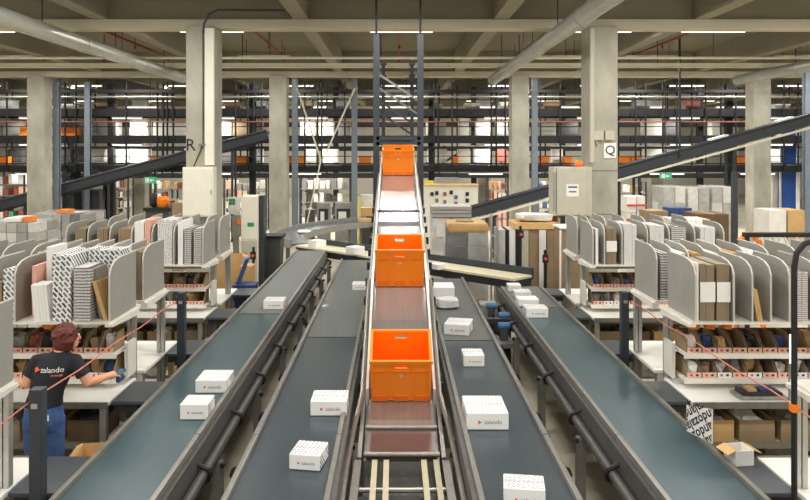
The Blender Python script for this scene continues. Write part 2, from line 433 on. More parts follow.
MB().cyl((-22, 19.0, 5.63), (22, 19.0, 5.63), .035, 8).build('pipe', 'pale_tray', t, smooth=True)
for i in range(-7, 8): MB().cyl((i * 3.9 + .6, 19, 5.66), (i * 3.9 + .6, 19, ZS), .008, 6).build('hanger', 'dark_steel', t)
for i, x in enumerate((-10.8, -7.0, -3.4, .12, 3.7, 7.2, 10.9)):
    t = thing('sprinkler_pipe', 'red sprinkler pipe under the ceiling slab, %s from left' % ORD[i], 'pipe', (x, 15, 5.95), 'red sprinkler pipes')
    MB().cyl((x, 15.0, 6.06), (x, 22.7, 6.06), .035, 8).build('pipe', 'sprinkler_red', t, smooth=True)
    for y in (16.2, 19.4, 22.2):
        MB().cyl((x, y, 6.02), (x, y, 5.93), .03, 8).build('sprinkler_head', 'sprinkler_red', t)
        MB().cyl((x, y, 6.09), (x, y, ZS), .008, 6).build('hanger', 'dark_steel', t)

# ================================================================== BELT CONVEYORS
BZ = .92
def belt_conveyor(label, x0, x1, y1, yj, inner, far_mat='belt_sheen_grey', near_mat='belt_teal', zf=BZ, y0=2.6, legs=()):
    t = thing('belt_conveyor', label, 'conveyor', ((x0 + x1) / 2, y0, 0), 'four long parcel belts')
    z = BZ
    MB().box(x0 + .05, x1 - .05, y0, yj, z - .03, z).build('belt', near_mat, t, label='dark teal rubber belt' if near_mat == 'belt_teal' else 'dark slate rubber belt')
    MB().box(x0 + .05, x1 - .05, yj + .03, y1, z - .028, z + .002).build('belt', far_mat, t, label='rubber belt with its sheen painted grey')
    MB().box(x0 + .05, x1 - .05, y0, y1, z - .16, z - .05).build('slider_bed', 'dark_steel', t)
    for s, xe in ((-1, x0), (1, x1)):
        a, b = (xe + .012, xe + .05) if s < 0 else (xe - .05, xe - .012)
        yy = y0
        while yy < y1 - .1:                                     # rail lengths butt together
            ye = min(yy + 3.1, y1)
            MB().box(a, b, yy, ye - .012, z - .02, z + .035).build('side_rail', 'rail_steel', t, bevel=.004)
            yy = ye
        oa, ob = (xe - .02, xe + .012) if s < 0 else (xe - .012, xe + .02)
        MB().box(oa, ob, y0, y1, z - .2, z - .02).build('side_panel', 'panel_dark', t)
        xt = xe - .065 if s < 0 else xe + .065
        if s == inner:
            MB().cyl((xt, y0, z - .2), (xt, y1 - .3, z - .2), .04, 10).build('cable_tube', 'panel_dark', t, smooth=True)
            yb = y0 + .6
            while yb < y1 - .4:
                c = MB(); xo = xt + (.06 if s > 0 else -.06)
                c.tube([(xe + s * .02, yb, z - .12)] + [(xt + s * .055 * math.sin(q_), yb, z - .2 + .055 * math.cos(q_)) for q_ in (0, .8, 1.57, 2.3, 3.1)] + [(xe + s * .02, yb, z - .27)], .018, 6)
                c.build('cable_bracket', 'rubber_black', t, smooth=True); yb += 1.15
    for yl in legs:
        for s, xe in ((-1, x0 - (.08 if inner < 0 else .0)), (1, x1 + (.08 if inner > 0 else .0))):
            if s == inner: MB().box(min(xe, xe - s * .12), max(xe, xe - s * .12), yl - .02, yl + .02, z - .36, z - .29).build('leg_bracket', 'side_steel', t)
            MB().box(xe - .04, xe + .04, yl - .03, yl + .03, 0.012, z - (.27 if s == inner else .16)).build('leg', 'side_steel', t)
            MB().box(xe - .08, xe + .08, yl - .07, yl + .07, 0, .012).build('foot_plate', 'side_steel', t)
            MB().cyl((xe + (.05 if s > 0 else -.05), yl - .04, z - .28), (xe + (.05 if s > 0 else -.05), yl - .07, z - .28), .02, 8).build('bolt', 'ink_black', t)
        MB().box(x0 + .06, x1 - .06, yl - .02, yl + .02, .42, .48).build('cross_brace', 'side_steel', t)
        MB().box(x0 + .06, x1 - .06, yl - .02, yl + .02, z - .34, z - .28).build('cross_brace', 'side_steel', t)
    k = 0; yr = y0 + .9
    while yr < y1 - .5:
        MB().cyl((x0 + .06, yr, z - .25), (x1 - .06, yr, z - .25), .03, 8).build('return_roller', 'rubber_black', t, smooth=True); yr += 1.6
    MB().cyl((x0 + .05, y1 + .02, z - .045), (x1 - .05, y1 + .02, z - .045), .045, 12).build('end_roller', 'rail_steel', t, smooth=True)
    ym = yj + 1.2                                               # drive unit under the joint
    MB().box(x0 + .1, x1 - .1, ym, ym + .35, z - .52, z - .2).build('drive_box', 'machine_dark', t, bevel=.02)
    xm = x1 - .02 if inner > 0 else x0 + .02
    MB().cyl((xm - .1, ym + .17, z - .4), (xm + .16 * inner, ym + .17, z - .4), .09, 14).build('drive_motor', 'machine_dark', t, smooth=True)
    return t
LEGS = [4.3, 5.9, 7.6, 9.3, 11.0, 12.6, 14.2, 15.8]
lg = lambda y1, d=0: [y + d for y in LEGS if y + d < y1 - .2]
XA, XB, XC, XD = (-2.24, -1.53), (-1.13, -.41), (.53, 1.22), (1.73, 2.43)
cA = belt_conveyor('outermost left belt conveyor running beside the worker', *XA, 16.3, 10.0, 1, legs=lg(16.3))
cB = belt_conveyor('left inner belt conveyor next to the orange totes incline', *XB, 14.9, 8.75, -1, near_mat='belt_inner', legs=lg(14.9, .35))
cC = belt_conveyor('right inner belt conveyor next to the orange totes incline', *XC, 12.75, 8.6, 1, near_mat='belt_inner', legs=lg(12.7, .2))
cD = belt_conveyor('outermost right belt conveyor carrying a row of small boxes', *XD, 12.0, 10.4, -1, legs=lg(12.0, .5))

# sensors and motors between the right belts
t = thing('drive_unit', 'cluster of blue and black drive motors between the right belts', 'motor', (1.47, 10.9, 0))
MB().box(1.28, 1.66, 10.3, 10.42, 0, .78).build('stand', 'dark_steel', t)
for i, (dx, dy, dz) in enumerate(((.0, .0, .84), (.12, -.45, .8), (.05, -.9, .76))):
    x, y = 1.46 + dx, 10.9 + dy
    MB().cyl((x - .08, y, dz), (x + .08, y, dz), .05, 12).build('motor', 'motor_blue', t, smooth=True)
    MB().box(x - .05, x + .05, y - .05, y + .05, dz - .2, dz - .06).build('gearbox', 'machine_dark', t)
MB().box(1.3, 1.62, 9.8, 11.6, .5, .56).build('carrier_rail', 'side_steel', t)
for i in range(5):
    MB().tube([(1.35 + .05 * i, 10 + .3 * i, .8), (1.4 + .03 * i, 10.1 + .3 * i, .65), (1.5, 10.2 + .3 * i, .56)], .012, 6).build('cable', 'rubber_black', t)
MB().box(1.32, 1.6, 11.2, 11.5, .56, .8).build('terminal_box', 'machine_grey', t, bevel=.02)

# ------------------------------------------------------------------ diagonal collecting conveyor and curve
SZ = .96
P1, P2 = Vector((-2.35, 16.95, SZ)), Vector((2.06, 12.5, SZ))
d = (P2 - P1).normalized(); nrm = Vector((-d.y, d.x, 0))
if nrm.y < 0: nrm = -nrm
t = thing('collecting_conveyor', 'cream topped conveyor running diagonally behind the belt ends', 'conveyor', (P1.x, P1.y, 0))
MB().ribbon([P1 + nrm * .0, P2], [P1 + nrm * .55, P2 + nrm * .55], .04).build('bed', 'cream_bed', t)
MB().ribbon([P1 + nrm * .02 + Vector((0, 0, -.04)), P2 + nrm * .02 + Vector((0, 0, -.04))], [P1 + nrm * .53 + Vector((0, 0, -.04)), P2 + nrm * .53 + Vector((0, 0, -.04))], .14).build('frame', 'dark_steel', t)
MB().beam(P1 + nrm * .58 + Vector((0, 0, .02)), P2 + nrm * .58 + Vector((0, 0, .02)), .05, .2).build('back_guard', 'slate_steel', t)
for i in range(5):
    q = P1 + (P2 - P1) * (.08 + .21 * i) + nrm * .3
    MB().box(q.x - .04, q.x + .04, q.y - .04, q.y + .04, 0, SZ - .17).build('leg', 'side_steel', t)
cen = [(-2.18, 17.35), (-2.62, 17.95), (-2.78, 18.7), (-2.72, 19.6), (-2.45, 20.6), (-2.0, 21.5), (-1.4, 22.3), (-.7, 22.9)]
L, R_ = [], []
for i, (x, y) in enumerate(cen):
    a = Vector(cen[max(i - 1, 0)] + (0,)); b = Vector(cen[min(i + 1, len(cen) - 1)] + (0,)); tt = (b - a).normalized(); nn = Vector((-tt.y, tt.x, 0))
    L.append(Vector((x, y, SZ)) + nn * .36); R_.append(Vector((x, y, SZ)) - nn * .36)
t = thing('curved_conveyor', 'dark curved conveyor bending round behind the left belts', 'conveyor', (-2.7, 19, 0))
MB().ribbon(L, R_, .05).build('belt', 'belt_slate', t, label='grey curved belt')
for nm, E in (('outer_guard', L), ('inner_guard', R_)):
    up = Vector((0, 0, .12)); g = MB()
    gz = Vector((0, 0, .0 if nm == 'outer_guard' else -.07))
    for a, b in zip(E[:-1], E[1:]): g.beam(a + gz, b + gz, .035, .2 if nm == 'outer_guard' else .18)
    g.build(nm, 'machine_grey', t)
for i in (0, 2, 4, 6):
    x, y = cen[i]; MB().box(x - .05, x + .05, y - .05, y + .05, 0, SZ - .05).build('leg', 'side_steel', t)
MB().box(-1.15, -.35, 22.3, 22.45, SZ + .02, SZ + .12).build('edge_strip', 'carton_tan', t)
for i in range(3):
    MB().box(-1.1 + .35 * i, -1.04 + .35 * i, 22.4, 22.46, 0, SZ).build('leg', 'side_steel', t)

# ================================================================== INCLINE WITH TOTES
IX, IH = .055, .315
PROF = [(5.95, .68), (6.35, .745), (6.75, .86), (7.2, 1.06), (7.8, 1.35), (8.4, 1.6), (9.2, 1.84), (10.5, 2.17), (12, 2.52), (13.2, 2.78), (14.6, 3.06)]
def prof(y):
    for (a, za), (b, zb) in zip(PROF[:-1], PROF[1:]):
        if y <= b: return za + (zb - za) * (y - a) / (b - a)
    return PROF[-1][1]
t = thing('incline_conveyor', 'steep glossy belt incline carrying orange totes up the middle', 'conveyor', (IX, 6, 0))
def strip(x0, x1, dz, th, y0=None, y1=None):
    pts = [p for p in PROF if (y0 is None or p[0] >= y0) and (y1 is None or p[0] <= y1)]
    return [Vector((x0, y, z + dz)) for y, z in pts], [Vector((x1, y, z + dz)) for y, z in pts], th
MB().ribbon(*strip(IX - IH + .02, IX + IH - .02, 0, .04, y0=6.35)).build('belt', 'belt_silver', t, label='glossy pale belt')
MB().ribbon([Vector((IX - IH + .02, 5.95, .68)), Vector((IX - IH + .02, 6.33, .742))], [Vector((IX + IH - .02, 5.95, .68)), Vector((IX + IH - .02, 6.33, .742))], .04).build('feed_belt', 'belt_brown', t)
MB().ribbon(*strip(IX - IH, IX + IH, -.05, .16)).build('under_tray', 'side_steel', t)
for s in (-1, 1):
    x = IX + s * IH
    MB().ribbon(*strip(x - .012, x + .012, .1, .26, y0=6.7)).build('side_guard', 'guard_white', t)
    xo = IX + s * (IH + .035)
    MB().ribbon(*strip(xo - .018, xo + .018, -.02, .2)).build('side_frame', 'rail_steel', t)
    c = MB(); pts = [Vector((xo + s * .01, 8.4, 1.68)), Vector((xo + s * .01, 7.2, 1.14)), Vector((xo + s * .01, 6.7, .93)), Vector((xo + s * .06, 6.2, .8)), Vector((xo + s * .08, 5.6, .74)), Vector((xo + s * .08, 3.2, .74))]
    c.tube(pts, .022, 8); c.build('hand_rail', 'rail_steel', t, smooth=True)
    for y in (6.1, 7.4, 8.9, 10.4, 12.0):
        MB().box(x - .03, x + .03, y - .03, y + .03, 0, prof(y) - .2).build('leg', 'side_steel', t)
    yk = 6.6
    while yk < 12:
        zz = prof(yk)
        MB().box(xo + s * .015, xo + s * .06, yk - .04, yk + .04, zz - .13, zz - .04).build('chain_bracket', 'rubber_black', t); yk += .42
for y in (6.34, 5.93):
    MB().cyl((IX - IH, y, prof(max(y, 5.95)) + .012), (IX + IH, y, prof(max(y, 5.95)) + .012), .022, 10).build('transfer_roller', 'rail_steel', t, smooth=True)
for y in (10.6,):
    MB().box(IX - IH, IX + IH, y, y + .05, prof(y) + .09, prof(y) + .12).build('cross_bar', 'slate_steel', t)

# strap transfer in front of the incline
t = thing('strap_transfer', 'twin strap transfer conveyor at the foot of the tote incline', 'conveyor', (IX, 4.4, 0))
for x in (-.165, -.07, .235, .335):
    MB().box(x - .022, x + .022, 2.8, 5.88, .64, .672).build('strap', 'strap_beige', t)
MB().box(IX - .3, IX + .3, 2.8, 5.85, .5, .54).build('floor_pan', 'machine_dark', t)
for y in (5.5, 4.3, 3.6):
    MB().cyl((IX - .33, y, .6), (IX + .33, y, .6), .02, 8).build('cross_rod', 'rail_steel', t, smooth=True)
for y in (5.05, 4.85):
    MB().cyl((IX - .33, y, .6), (IX + .33, y, .6), .03, 10).build('bright_roller', 'guard_white', t, smooth=True)
MB().box(-.06, .2, 5.25, 5.42, .55, .6).build('sensor_block', 'ink_black', t)
for k in range(3): MB().box(-.07 + .11 * k, -.01 + .11 * k, 5.5, 5.54, .55, .585).build('sensor_eye', 'paper_white', t)
for s in (-1, 1):
    MB().box(IX + s * .36 - .03, IX + s * .36 + .03, 2.8, 5.9, .45, .66).build('side_frame', 'rail_steel', t)
    for y in (3.2, 4.4, 5.6): MB().box(IX + s * .36 - .03, IX + s * .36 + .03, y - .03, y + .03, 0, .45).build('leg', 'side_steel', t)
    for y in (3.3, 4.1, 4.75, 5.3):
        MB().box(IX + s * .3 - .03, IX + s * .3 + .03, y - .04, y + .04, .58, .63).build('bearing', 'ink_black', t)

TW, TD, TH = .55, .44, .46
def tote(y, label):
    z = prof(y); sl = math.atan2(prof(y + .4) - prof(y), .4)
    t = thing('orange_tote', label, 'tote', (IX, y, z + .012), 'orange totes on the incline', local=True)
    t.rotation_euler = (sl, 0, 0)
    w, dd, h, k = TW / 2, TD, TH, .012
    wall = MB()
    def face(yf, s):                      # front or back wall with a hand hole
        a, b = (yf, yf + k) if s < 0 else (yf - k, yf)
        hx, h0, h1 = .055, h - .085, h - .05
        wall.box(-w, -hx, a, b, 0, h); wall.box(hx, w, a, b, 0, h); wall.box(-hx, hx, a, b, 0, h0); wall.box(-hx, hx, a, b, h1, h)
    face(0, -1); face(dd, 1)
    wall.box(-w, -w + k, k, dd - k, 0, h); wall.box(w - k, w, k, dd - k, 0, h); wall.box(-w + k, w - k, k, dd - k, 0, k)
    wall.build('shell', 'tote_orange', t)
    r = MB(); e = .014
    r.box(-w - e, w + e, -e, 0, h - .03, h + .004); r.box(-w - e, w + e, dd, dd + e, h - .03, h + .004)
    r.box(-w - e, -w, 0, dd, h - .03, h + .004); r.box(w, w + e, 0, dd, h - .03, h + .004); r.build('rim', 'tote_orange', t)
    for x in (-w + .012, -w * .42, w * .42, w - .012):
        MB().box(x - .011, x + .011, -.012, 0, .07, h - .03).build('rib', 'tote_orange', t)
    for x in (-w * .68, 0, w * .68):
        MB().box(x - .07, x + .07, -.012, 0, 0.0, .06).build('foot_ledge', 'tote_orange_dark', t)
    MB().box(-w, w, -.008, 0, h - .13, h - .115).build('band', 'tote_orange_dark', t)
    MB().cyl((0, -.004, h - .17), (0, 0, h - .17), .018, 12).build('badge', 'badge_grey', t)
    for s in (-1, 1):
        for q in (.12, .32): MB().box(s * (w + .0), s * (w + .012), q * dd / .44 - .01, q * dd / .44 + .01, .05, h - .03).build('rib', 'tote_orange', t)
    return t
tote(6.72, 'nearest and largest orange tote at the foot of the incline')
tote(8.4, 'middle orange tote half way up the incline')
tote(13.0, 'smallest orange tote at the top of the incline')

# tower round the head of the incline
t = thing('steel_tower', 'tall dark steel tower frame around the top of the incline', 'frame', (.05, 14, 0))
TX = (-.347, .472)
for i, x in enumerate(TX):
    MB().prism([(x - .032, 13.35, 0), (x + .032, 13.35, 0), (x + .032, 13.35, 1.2), (x + .058, 13.35, 1.25), (x + .058, 13.35, 5.35), (x - .058, 13.35, 5.35), (x - .058, 13.35, 1.25), (x - .032, 13.35, 1.2)], (0, .1, 0)).build('post', 'slate_steel', t)
    MB().box(x - .02, x + .02, 13.38, 13.42, 5.35, ZS).build('hanger_rod', 'ink_black', t)
    s = 1 if i == 0 else -1
    MB().box(x + s * .08 - .04, x + s * .08 + .04, 16.6, 16.68, 0, 5.2).build('post', 'slate_steel', t)
    for k in range(5): MB().box(x + s * .08 - .07, x + s * .08 + .07, 16.56, 16.7, 4.6 + k * .14, 4.66 + k * .14).build('cable_clip', 'ink_black', t)
for z in (3.42, 3.32):
    MB().box(TX[0], TX[1], 13.35, 13.45, z - .03, z + .03).build('cross_bar', 'slate_steel', t)
for k in range(4):
    z0 = 5.05 - k * .22
    MB().beam((TX[0], 13.5 + .5 * k, z0 - .4), (TX[1], 13.5 + .5 * k, z0 - .95), .025, .04).build('diagonal_bar', 'side_steel' if k < 2 else 'slate_steel', t)
for x in TX: MB().beam((x, 13.4, 3.38), (x, 16.6, 3.38), .05, .06).build('side_bar', 'slate_steel', t)

# ================================================================== PARCELS
def parcel(xc, yf, z, w, d, h, rot, label, logo=True, bold=False, plain=False):
    t = thing('parcel_box', label, 'box', (xc, yf, z), 'white printed parcels on the belts', rotz=math.radians(rot), local=True)
    MB().box(-w / 2, w / 2, 0, d, 0, h).build('body', 'box_white', t, bevel=.006)
    pm = 'box_print_bold' if bold else 'box_print'
    if not plain:
        MB().box(-w / 2 + .008, w / 2 - .008, .008, d - .008, h, h + .0012).build('printed_lid', 'box_print', t)
        for s in (-1, 1):
            MB().box(s * w / 2, s * (w / 2 + .0012), .008, d - .008, .006, h - .008).build('printed_side', 'box_print_bold', t)
        MB().box(-w / 2 + .002, w / 2 - .002, d * .5 - .002, d * .5 + .002, h + .0013, h + .002).build('lid_seam', 'logo_grey', t)
    if logo:
        s = min(.05, w * .14); x = w * .13
        o = share('lettering', text_mesh('zalando', round(s, 3), 'logo_grey'), t, (x, -.0015, h * .45), (math.pi / 2, 0, 0))
        k = s * .5; mx = x - s * 2.3
        MB().prism([(mx - k * .5, -.0015, h * .45 - k * .75), (mx - k * .5, -.0015, h * .45 + k * .75), (mx + k * .7, -.0015, h * .45)], (0, .001, 0)).build('logo_mark', 'logo_orange', t)
    return t
T = BZ + .002
parcel(-1.728, 6.75, T, .29, .32, .12, 0, 'white box on outer left belt, hindmost of the front pair')
parcel(-1.7, 6.08, T, .235, .24, .13, 0, 'white box on outer left belt, frontmost of the front pair')
parcel(-1.74, 10.3, T, .29, .29, .12, 0, 'lone white box far up the outer left belt')
parcel(-.57, 6.17, T, .31, .29, .125, 0, 'white box against right rail of left inner belt', True)
parcel(-.645, 5.12, T, .225, .25, .11, -9, 'turned white box nearest on left inner belt', True, True)
parcel(-.585, 11.7, T, .22, .25, .1, 0, 'small white box at far end of left inner belt')
parcel(.82, 4.56, T, .26, .21, .13, -8, 'white box at the bottom edge on right inner belt', True, True)
parcel(.755, 5.86, T, .34, .42, .137, 0, 'largest white box on right inner belt')
parcel(.83, 7.57, T, .22, .26, .12, 0, 'small square white box third on right inner belt')
parcel(.755, 8.86, T, .31, .36, .13, -14, 'turned white box with dark printed side on right inner belt', True, True)
parcel(.735, 11.05, T, .36, .42, .17, 0, 'tall white box farthest on right inner belt', False, plain=True)
# crumpled bag on the right inner belt
o = MB().lump((.75, 10.42, T + .07), (.36, .28, .15), 11, 14, 8, .22).build('mailing_bag', 'box_print_bold', smooth=True)
tag(o, 'crumpled white mailing bag in front of the tall box', 'bag')
parcel(1.93, 9.77, T, .3, .26, .13, 0, 'nearest white box on outer right belt', True)
parcel(1.95, 10.5, T, .3, .27, .1, 0, 'second white box on outer right belt', False, plain=True)
parcel(1.97, 11.05, T, .25, .24, .1, 0, 'third white box on outer right belt', True)
parcel(1.93, 11.6, T, .21, .22, .1, 0, 'farthest white box on outer right belt', True)
def on_sorter(px, py, w, d, h, label):
    q = on(px, py, SZ); parcel(q.x, q.y, SZ + .001, w, d, h, -45, label, False, plain=True)
on_sorter(312, 247.5, .3, .3, .16, 'white box on diagonal conveyor behind outer left belt')
on_sorter(350, 254.5, .28, .3, .16, 'white box on diagonal conveyor behind left inner belt')
on_sorter(434, 269.5, .22, .2, .1, 'white box on diagonal conveyor right of the incline')
q = on(304, 232, SZ + .02); o = MB().lump((q.x, q.y, SZ + .04), (.34, .5, .06), 5, 10, 6, .2).build('mailing_bag', 'paper_white', smooth=True)
tag(o, 'flat white mailing bag lying on the curved conveyor', 'bag')

# ================================================================== PACKING STATIONS
def station(side, facing, Y0, label, divs, taupe=(), w=2.1, bins=False, pad=True, rack=True):
    """u runs outwards from the belt, v from the operator's edge into the rack"""
    Xi = -2.62 if side < 0 else 2.72
    P = lambda u, v, z: Vector((Xi + side * u, Y0 + facing * v, z))
    def bx(u0, u1, v0, v1, z0, z1):
        a, b = P(u0, v0, z0), P(u1, v1, z1)
        return MB().box(min(a.x, b.x), max(a.x, b.x), min(a.y, b.y), max(a.y, b.y), z0, z1)
    t = thing('packing_station', label, 'workstation', (Xi + side * w / 2, Y0 + facing * .5, 0), 'packing stations beside the belts')
    depth = .72 if facing > 0 else 1.15
    bx(0, w, 0, depth, .86, .895).build('table_top', 'table_white', t, bevel=.004)
    bx(0, w, -.02, 0, .845, .9).build('front_edge', 'rail_steel', t)
    bx(.04, w, .1, .66, .45, .475).build('lower_shelf', 'shelf_white', t)
    bx(.04, w, .085, .1, .44, .5).build('shelf_lip', 'rail_steel', t)
    for u in (.06, w - .06):
        for v in (.06, depth - .06): bx(u - .03, u + .03, v - .03, v + .03, 0, .86).build('leg', 'aluminium', t)
    bx(.04, w - .04, depth - .04, depth - .02, .1, .86).build('back_panel', 'shelf_white', t)
    if rack:
        s0, s1 = (.03, .73) if facing > 0 else (.44, 1.16)
        vp = .74 if facing > 0 else .47
        for u in (.05, w - .05):
            bx(u - .04, u - .005, vp - .03, vp + .03, 0.0, 1.55).build('rack_post', 'aluminium', t)
            bx(u + .005, u + .04, vp - .03, vp + .03, 0.0, 1.55).build('rack_post', 'aluminium', t)
        a, b = P(-.03, s0, 0), P(-.03, s1, 0)
        MB().prism([(a.x, a.y, 1.575), (b.x, b.y, 1.535), (b.x, b.y, 1.6), (a.x, a.y, 1.6)], (side * .07, 0, 0)).build('shelf_arm', 'shelf_white', t)
        bx(.0, w, s0, s1, 1.6, 1.62).build('divider_shelf', 'shelf_white', t)
        for i, u in enumerate(divs):
            h = .56
            pr = [(s0 + .02, 0), (s0 + .02, h - .13), (s0 + .06, h - .06), (s0 + .14, h - .02), (s0 + .26, h), (s1 - .02, h), (s1 - .02, 0)]
            if facing < 0: pr = [(s1 - .02, 0), (s1 - .02, h - .13), (s1 - .06, h - .06), (s1 - .14, h - .02), (s1 - .26, h), (s0 + .02, h), (s0 + .02, 0)]
            dv = MB().prism([P(u, v, 1.62 + z) for v, z in pr], (side * .012, 0, 0)).build('divider', 'divider_taupe' if i in taupe else 'divider_grey', t)
            e = MB()
            for (v0, z0), (v1, z1) in zip(pr[:-2], pr[1:-1]): e.beam(P(u, v0, 1.62 + z0) + Vector((side * .006, 0, 0)), P(u, v1, 1.62 + z1) + Vector((side * .006, 0, 0)), .015, .009)
            e.build('edge_strip', 'divider_edge', dv)
        if facing > 0:
            bx(.08, w - .08, .44, .46, 1.5, 1.56).build('tool_rail', 'machine_grey', t)
            for z in (1.0, 1.24):
                bx(.06, w - .06, .36, .72, z - .02, z).build('bin_shelf', 'shelf_white', t)
                bx(.06, w - .06, .345, .36, z - .045, z + .004).build('bin_shelf_lip', 'shelf_white', t)
            bx(.0, .03, .5, .72, .96, 1.3).build('end_panel', 'shelf_white', t)
    if pad:
        pu0 = -.2 if side < 0 else -.2
        pp = bx(-.35 if side < 0 else -.265, -.025, 0, .58, .87, .905).build('side_plate', 'pad_slate', t, bevel=.008)
        for v in (.06, .52): bx(-.2, -.16, v - .02, v + .02, 0, .87).build('plate_leg', 'dark_steel', t)
        bx(-.26, -.05, .03, .55, .8, .86).build('plate_frame', 'dark_steel', t)
    return t, P, bx
# contents of the dividers: kind, u0, u1, height, depth in v, lean
def sheet_stack(P, side, facing, u0, u1, h, v0, v1, m, label, cat, lean=0.0, band=None, group=None, z0=1.62, edges=False):
    """a standing bundle of flat cartons: a few leaves with their own edges, and an optional paper band"""
    a = P((u0 + u1) / 2, v0, z0)
    t = thing('carton_bundle', label, cat, a, group)
    n = max(1, int(round(abs(u1 - u0) / .028))); st = (u1 - u0) / n
    rnd = random.Random(hash((round(u0 * 1000), round(h * 1000), side, facing)) & 0xffff)
    for i in range(n):
        hh = h * (1 - .03 * rnd.random()); ua = u0 + i * st; ub = ua + st * .93
        L = lean * h
        vo = .012 * rnd.random()
        q = [P(ua, v0 + vo, z0), P(ub, v0 + vo, z0), P(ub + L, v0 + vo, z0 + hh), P(ua + L, v0 + vo, z0 + hh)]
        MB().prism(q, (0, facing * (v1 - v0 - .02), 0)).build('flat_carton', m, t)
    if band:
        za, zb, bm = band
        q = [P(u0 - .002, v0 - .004, z0 + h * za), P(u1 + .002, v0 - .004, z0 + h * za), P(u1 + .002, v0 - .004, z0 + h * zb), P(u0 - .002, v0 - .004, z0 + h * zb)]
        MB().prism(q, (0, facing * .003, 0)).build('paper_band', bm, t)
    return t
def cardboard_bin(P, bx, side, u, z, w, v, label, group, lm):
    """open-fronted cardboard bin with slanted sides and a printed front lip"""
    a = P(u + w / 2, v, z)
    t = thing('cardboard_bin', label, 'bin', a, group)
    d, h = .3, .17
    for uu in (u, u + w - .006):
        MB().prism([P(uu, v, z), P(uu, v, z + .05), P(uu, v + .12, z + h), P(uu, v + d, z + h), P(uu, v + d, z)], (side * .006, 0, 0)).build('side', 'carton_brown', t)
    bx(u, u + w, v + d - .006, v + d, z, z + h).build('back', 'carton_dark', t)
    bx(u, u + w, v, v + d, z, z + .006).build('bottom', 'carton_dark', t)
    f = bx(u, u + w, v - .006, v, z, z + .05).build('front_lip', lm, t)
    for k in range(2):
        bx(u + w * (.18 + .42 * k), u + w * (.36 + .42 * k), v - .008, v - .005, z + .015, z + .035).build('label_mark', 'label_red' if k == 0 else 'ink_black', f)
    return t
BAGC = ['bag_grey', 'bag_black', 'bag_blue', 'carton_kraft', 'bag_red', 'paper_white', 'bag_grey', 'carton_brown', 'paper_white']
BAGN = ['grey', 'black', 'blue', 'kraft', 'dark red', 'white', 'crinkled grey', 'brown', 'folded white']
def fill_bins(P, bx, side, w, who, seed, n=13, u0=.1, umax=None):
    rnd = random.Random(seed); bw = (w - .2) / n
    for r, (z, rn) in enumerate(((1.24, 'upper'), (1.0, 'lower'))):
        for i in range(n):
            u = u0 + i * bw
            if umax and u > umax: break
            cardboard_bin(P, bx, side, u + .004, z + .001, bw - .012, .385, '%s cardboard bin from the belt, %s row, %s' % (ORD[i], rn, who), 'cardboard bins on the packing stations', 'label_pink' if rnd.random() < .8 else 'paper_white')
            if rnd.random() < .8:
                k = rnd.randrange(len(BAGC)); c = P(u + bw / 2, .5 + .06 * rnd.random(), z + .07)
                hgt = .1 + .07 * rnd.random()
                o = MB().lump(c + Vector((0, 0, hgt / 2 - .06)), (bw * .75, .16, hgt), rnd.randrange(999), 8, 5, .5).build('packing_item', BAGC[k])
                tag(o, '%s bag of goods in %s bin, %s row, %s' % (BAGN[k], ORD[i], rn, who), 'bag', 'goods in the bins')
Y0s = 6.57; PITCH = 3.29
# --- left, nearest pair (the worker's station) and neighbours
stL0, PL0, bL0 = station(-1, 1, Y0s, 'packing station the worker leans over, patterned cartons on its rack', [.0, .87, 1.12, 1.4, 1.7, 2.0], taupe=(1,))
stL0b, PL0b, bL0b = station(-1, -1, Y0s + 2.12, 'packing station backing onto the worker\'s station on the left', [.02, .22, .4, .58, .76, .95, 1.2, 1.5, 1.8])
stL1, PL1, bL1 = station(-1, 1, Y0s + PITCH, 'second left packing station facing the camera, below the letter R', [.02, .42, .72, 1.0, 1.3, 1.6, 1.9])
stL1b, PL1b, bL1b = station(-1, -1, Y0s + PITCH + 2.12, 'farthest left packing station with its back to the others', [.02, .22, .5, .8, 1.1, 1.4, 1.7])
stLm, PLm, bLm = station(-1, -1, Y0s + 2.12 - PITCH, 'nearest left packing station at the lower left picture edge', [-.0, .3, .6])
# --- right
stR0, PR0, bR0 = station(1, 1, Y0s, 'nearest right packing station facing the camera, crowded parts bins', [.04, .39, .56, .73, .9, 1.15, 1.45, 1.8])
stR0b, PR0b, bR0b = station(1, -1, Y0s + 2.12, 'packing station backing onto the nearest right one', [.02, .2, .36, .54, .72, .95, 1.2, 1.5, 1.8])
stR1, PR1, bR1 = station(1, 1, Y0s + PITCH, 'second right packing station facing the camera, below letter Q', [.0, .16, .4, .75, 1.05, 1.4, 1.8])
stR1b, PR1b, bR1b = station(1, -1, Y0s + PITCH + 2.12, 'farthest right packing station with its back to the others', [.02, .2, .45, .75, 1.05, 1.35, 1.7])
stRm, PRm, bRm = station(1, -1, Y0s + 2.12 - PITCH, 'nearest right packing station at the lower right picture edge', [.2, .5, .9])
fill_bins(PL0, bL0, -1, 2.1, 'at the worker\'s station', 3, umax=1.5)
fill_bins(PR0, bR0, 1, 2.1, 'at the nearest right station', 5, umax=1.5)
fill_bins(PL1, bL1, -1, 2.1, 'at the second left station', 8)
fill_bins(PR1, bR1, 1, 2.1, 'at the second right station', 9)
GB = 'flat cartons standing in the divider racks'
S = lambda P, sd, fc, u0, u1, h, m, lab, lean=0, band=None, v0=.08, v1=.6: sheet_stack(P, sd, fc, u0, u1, h, v0, v1, m, lab, 'cartons', lean, band, GB)
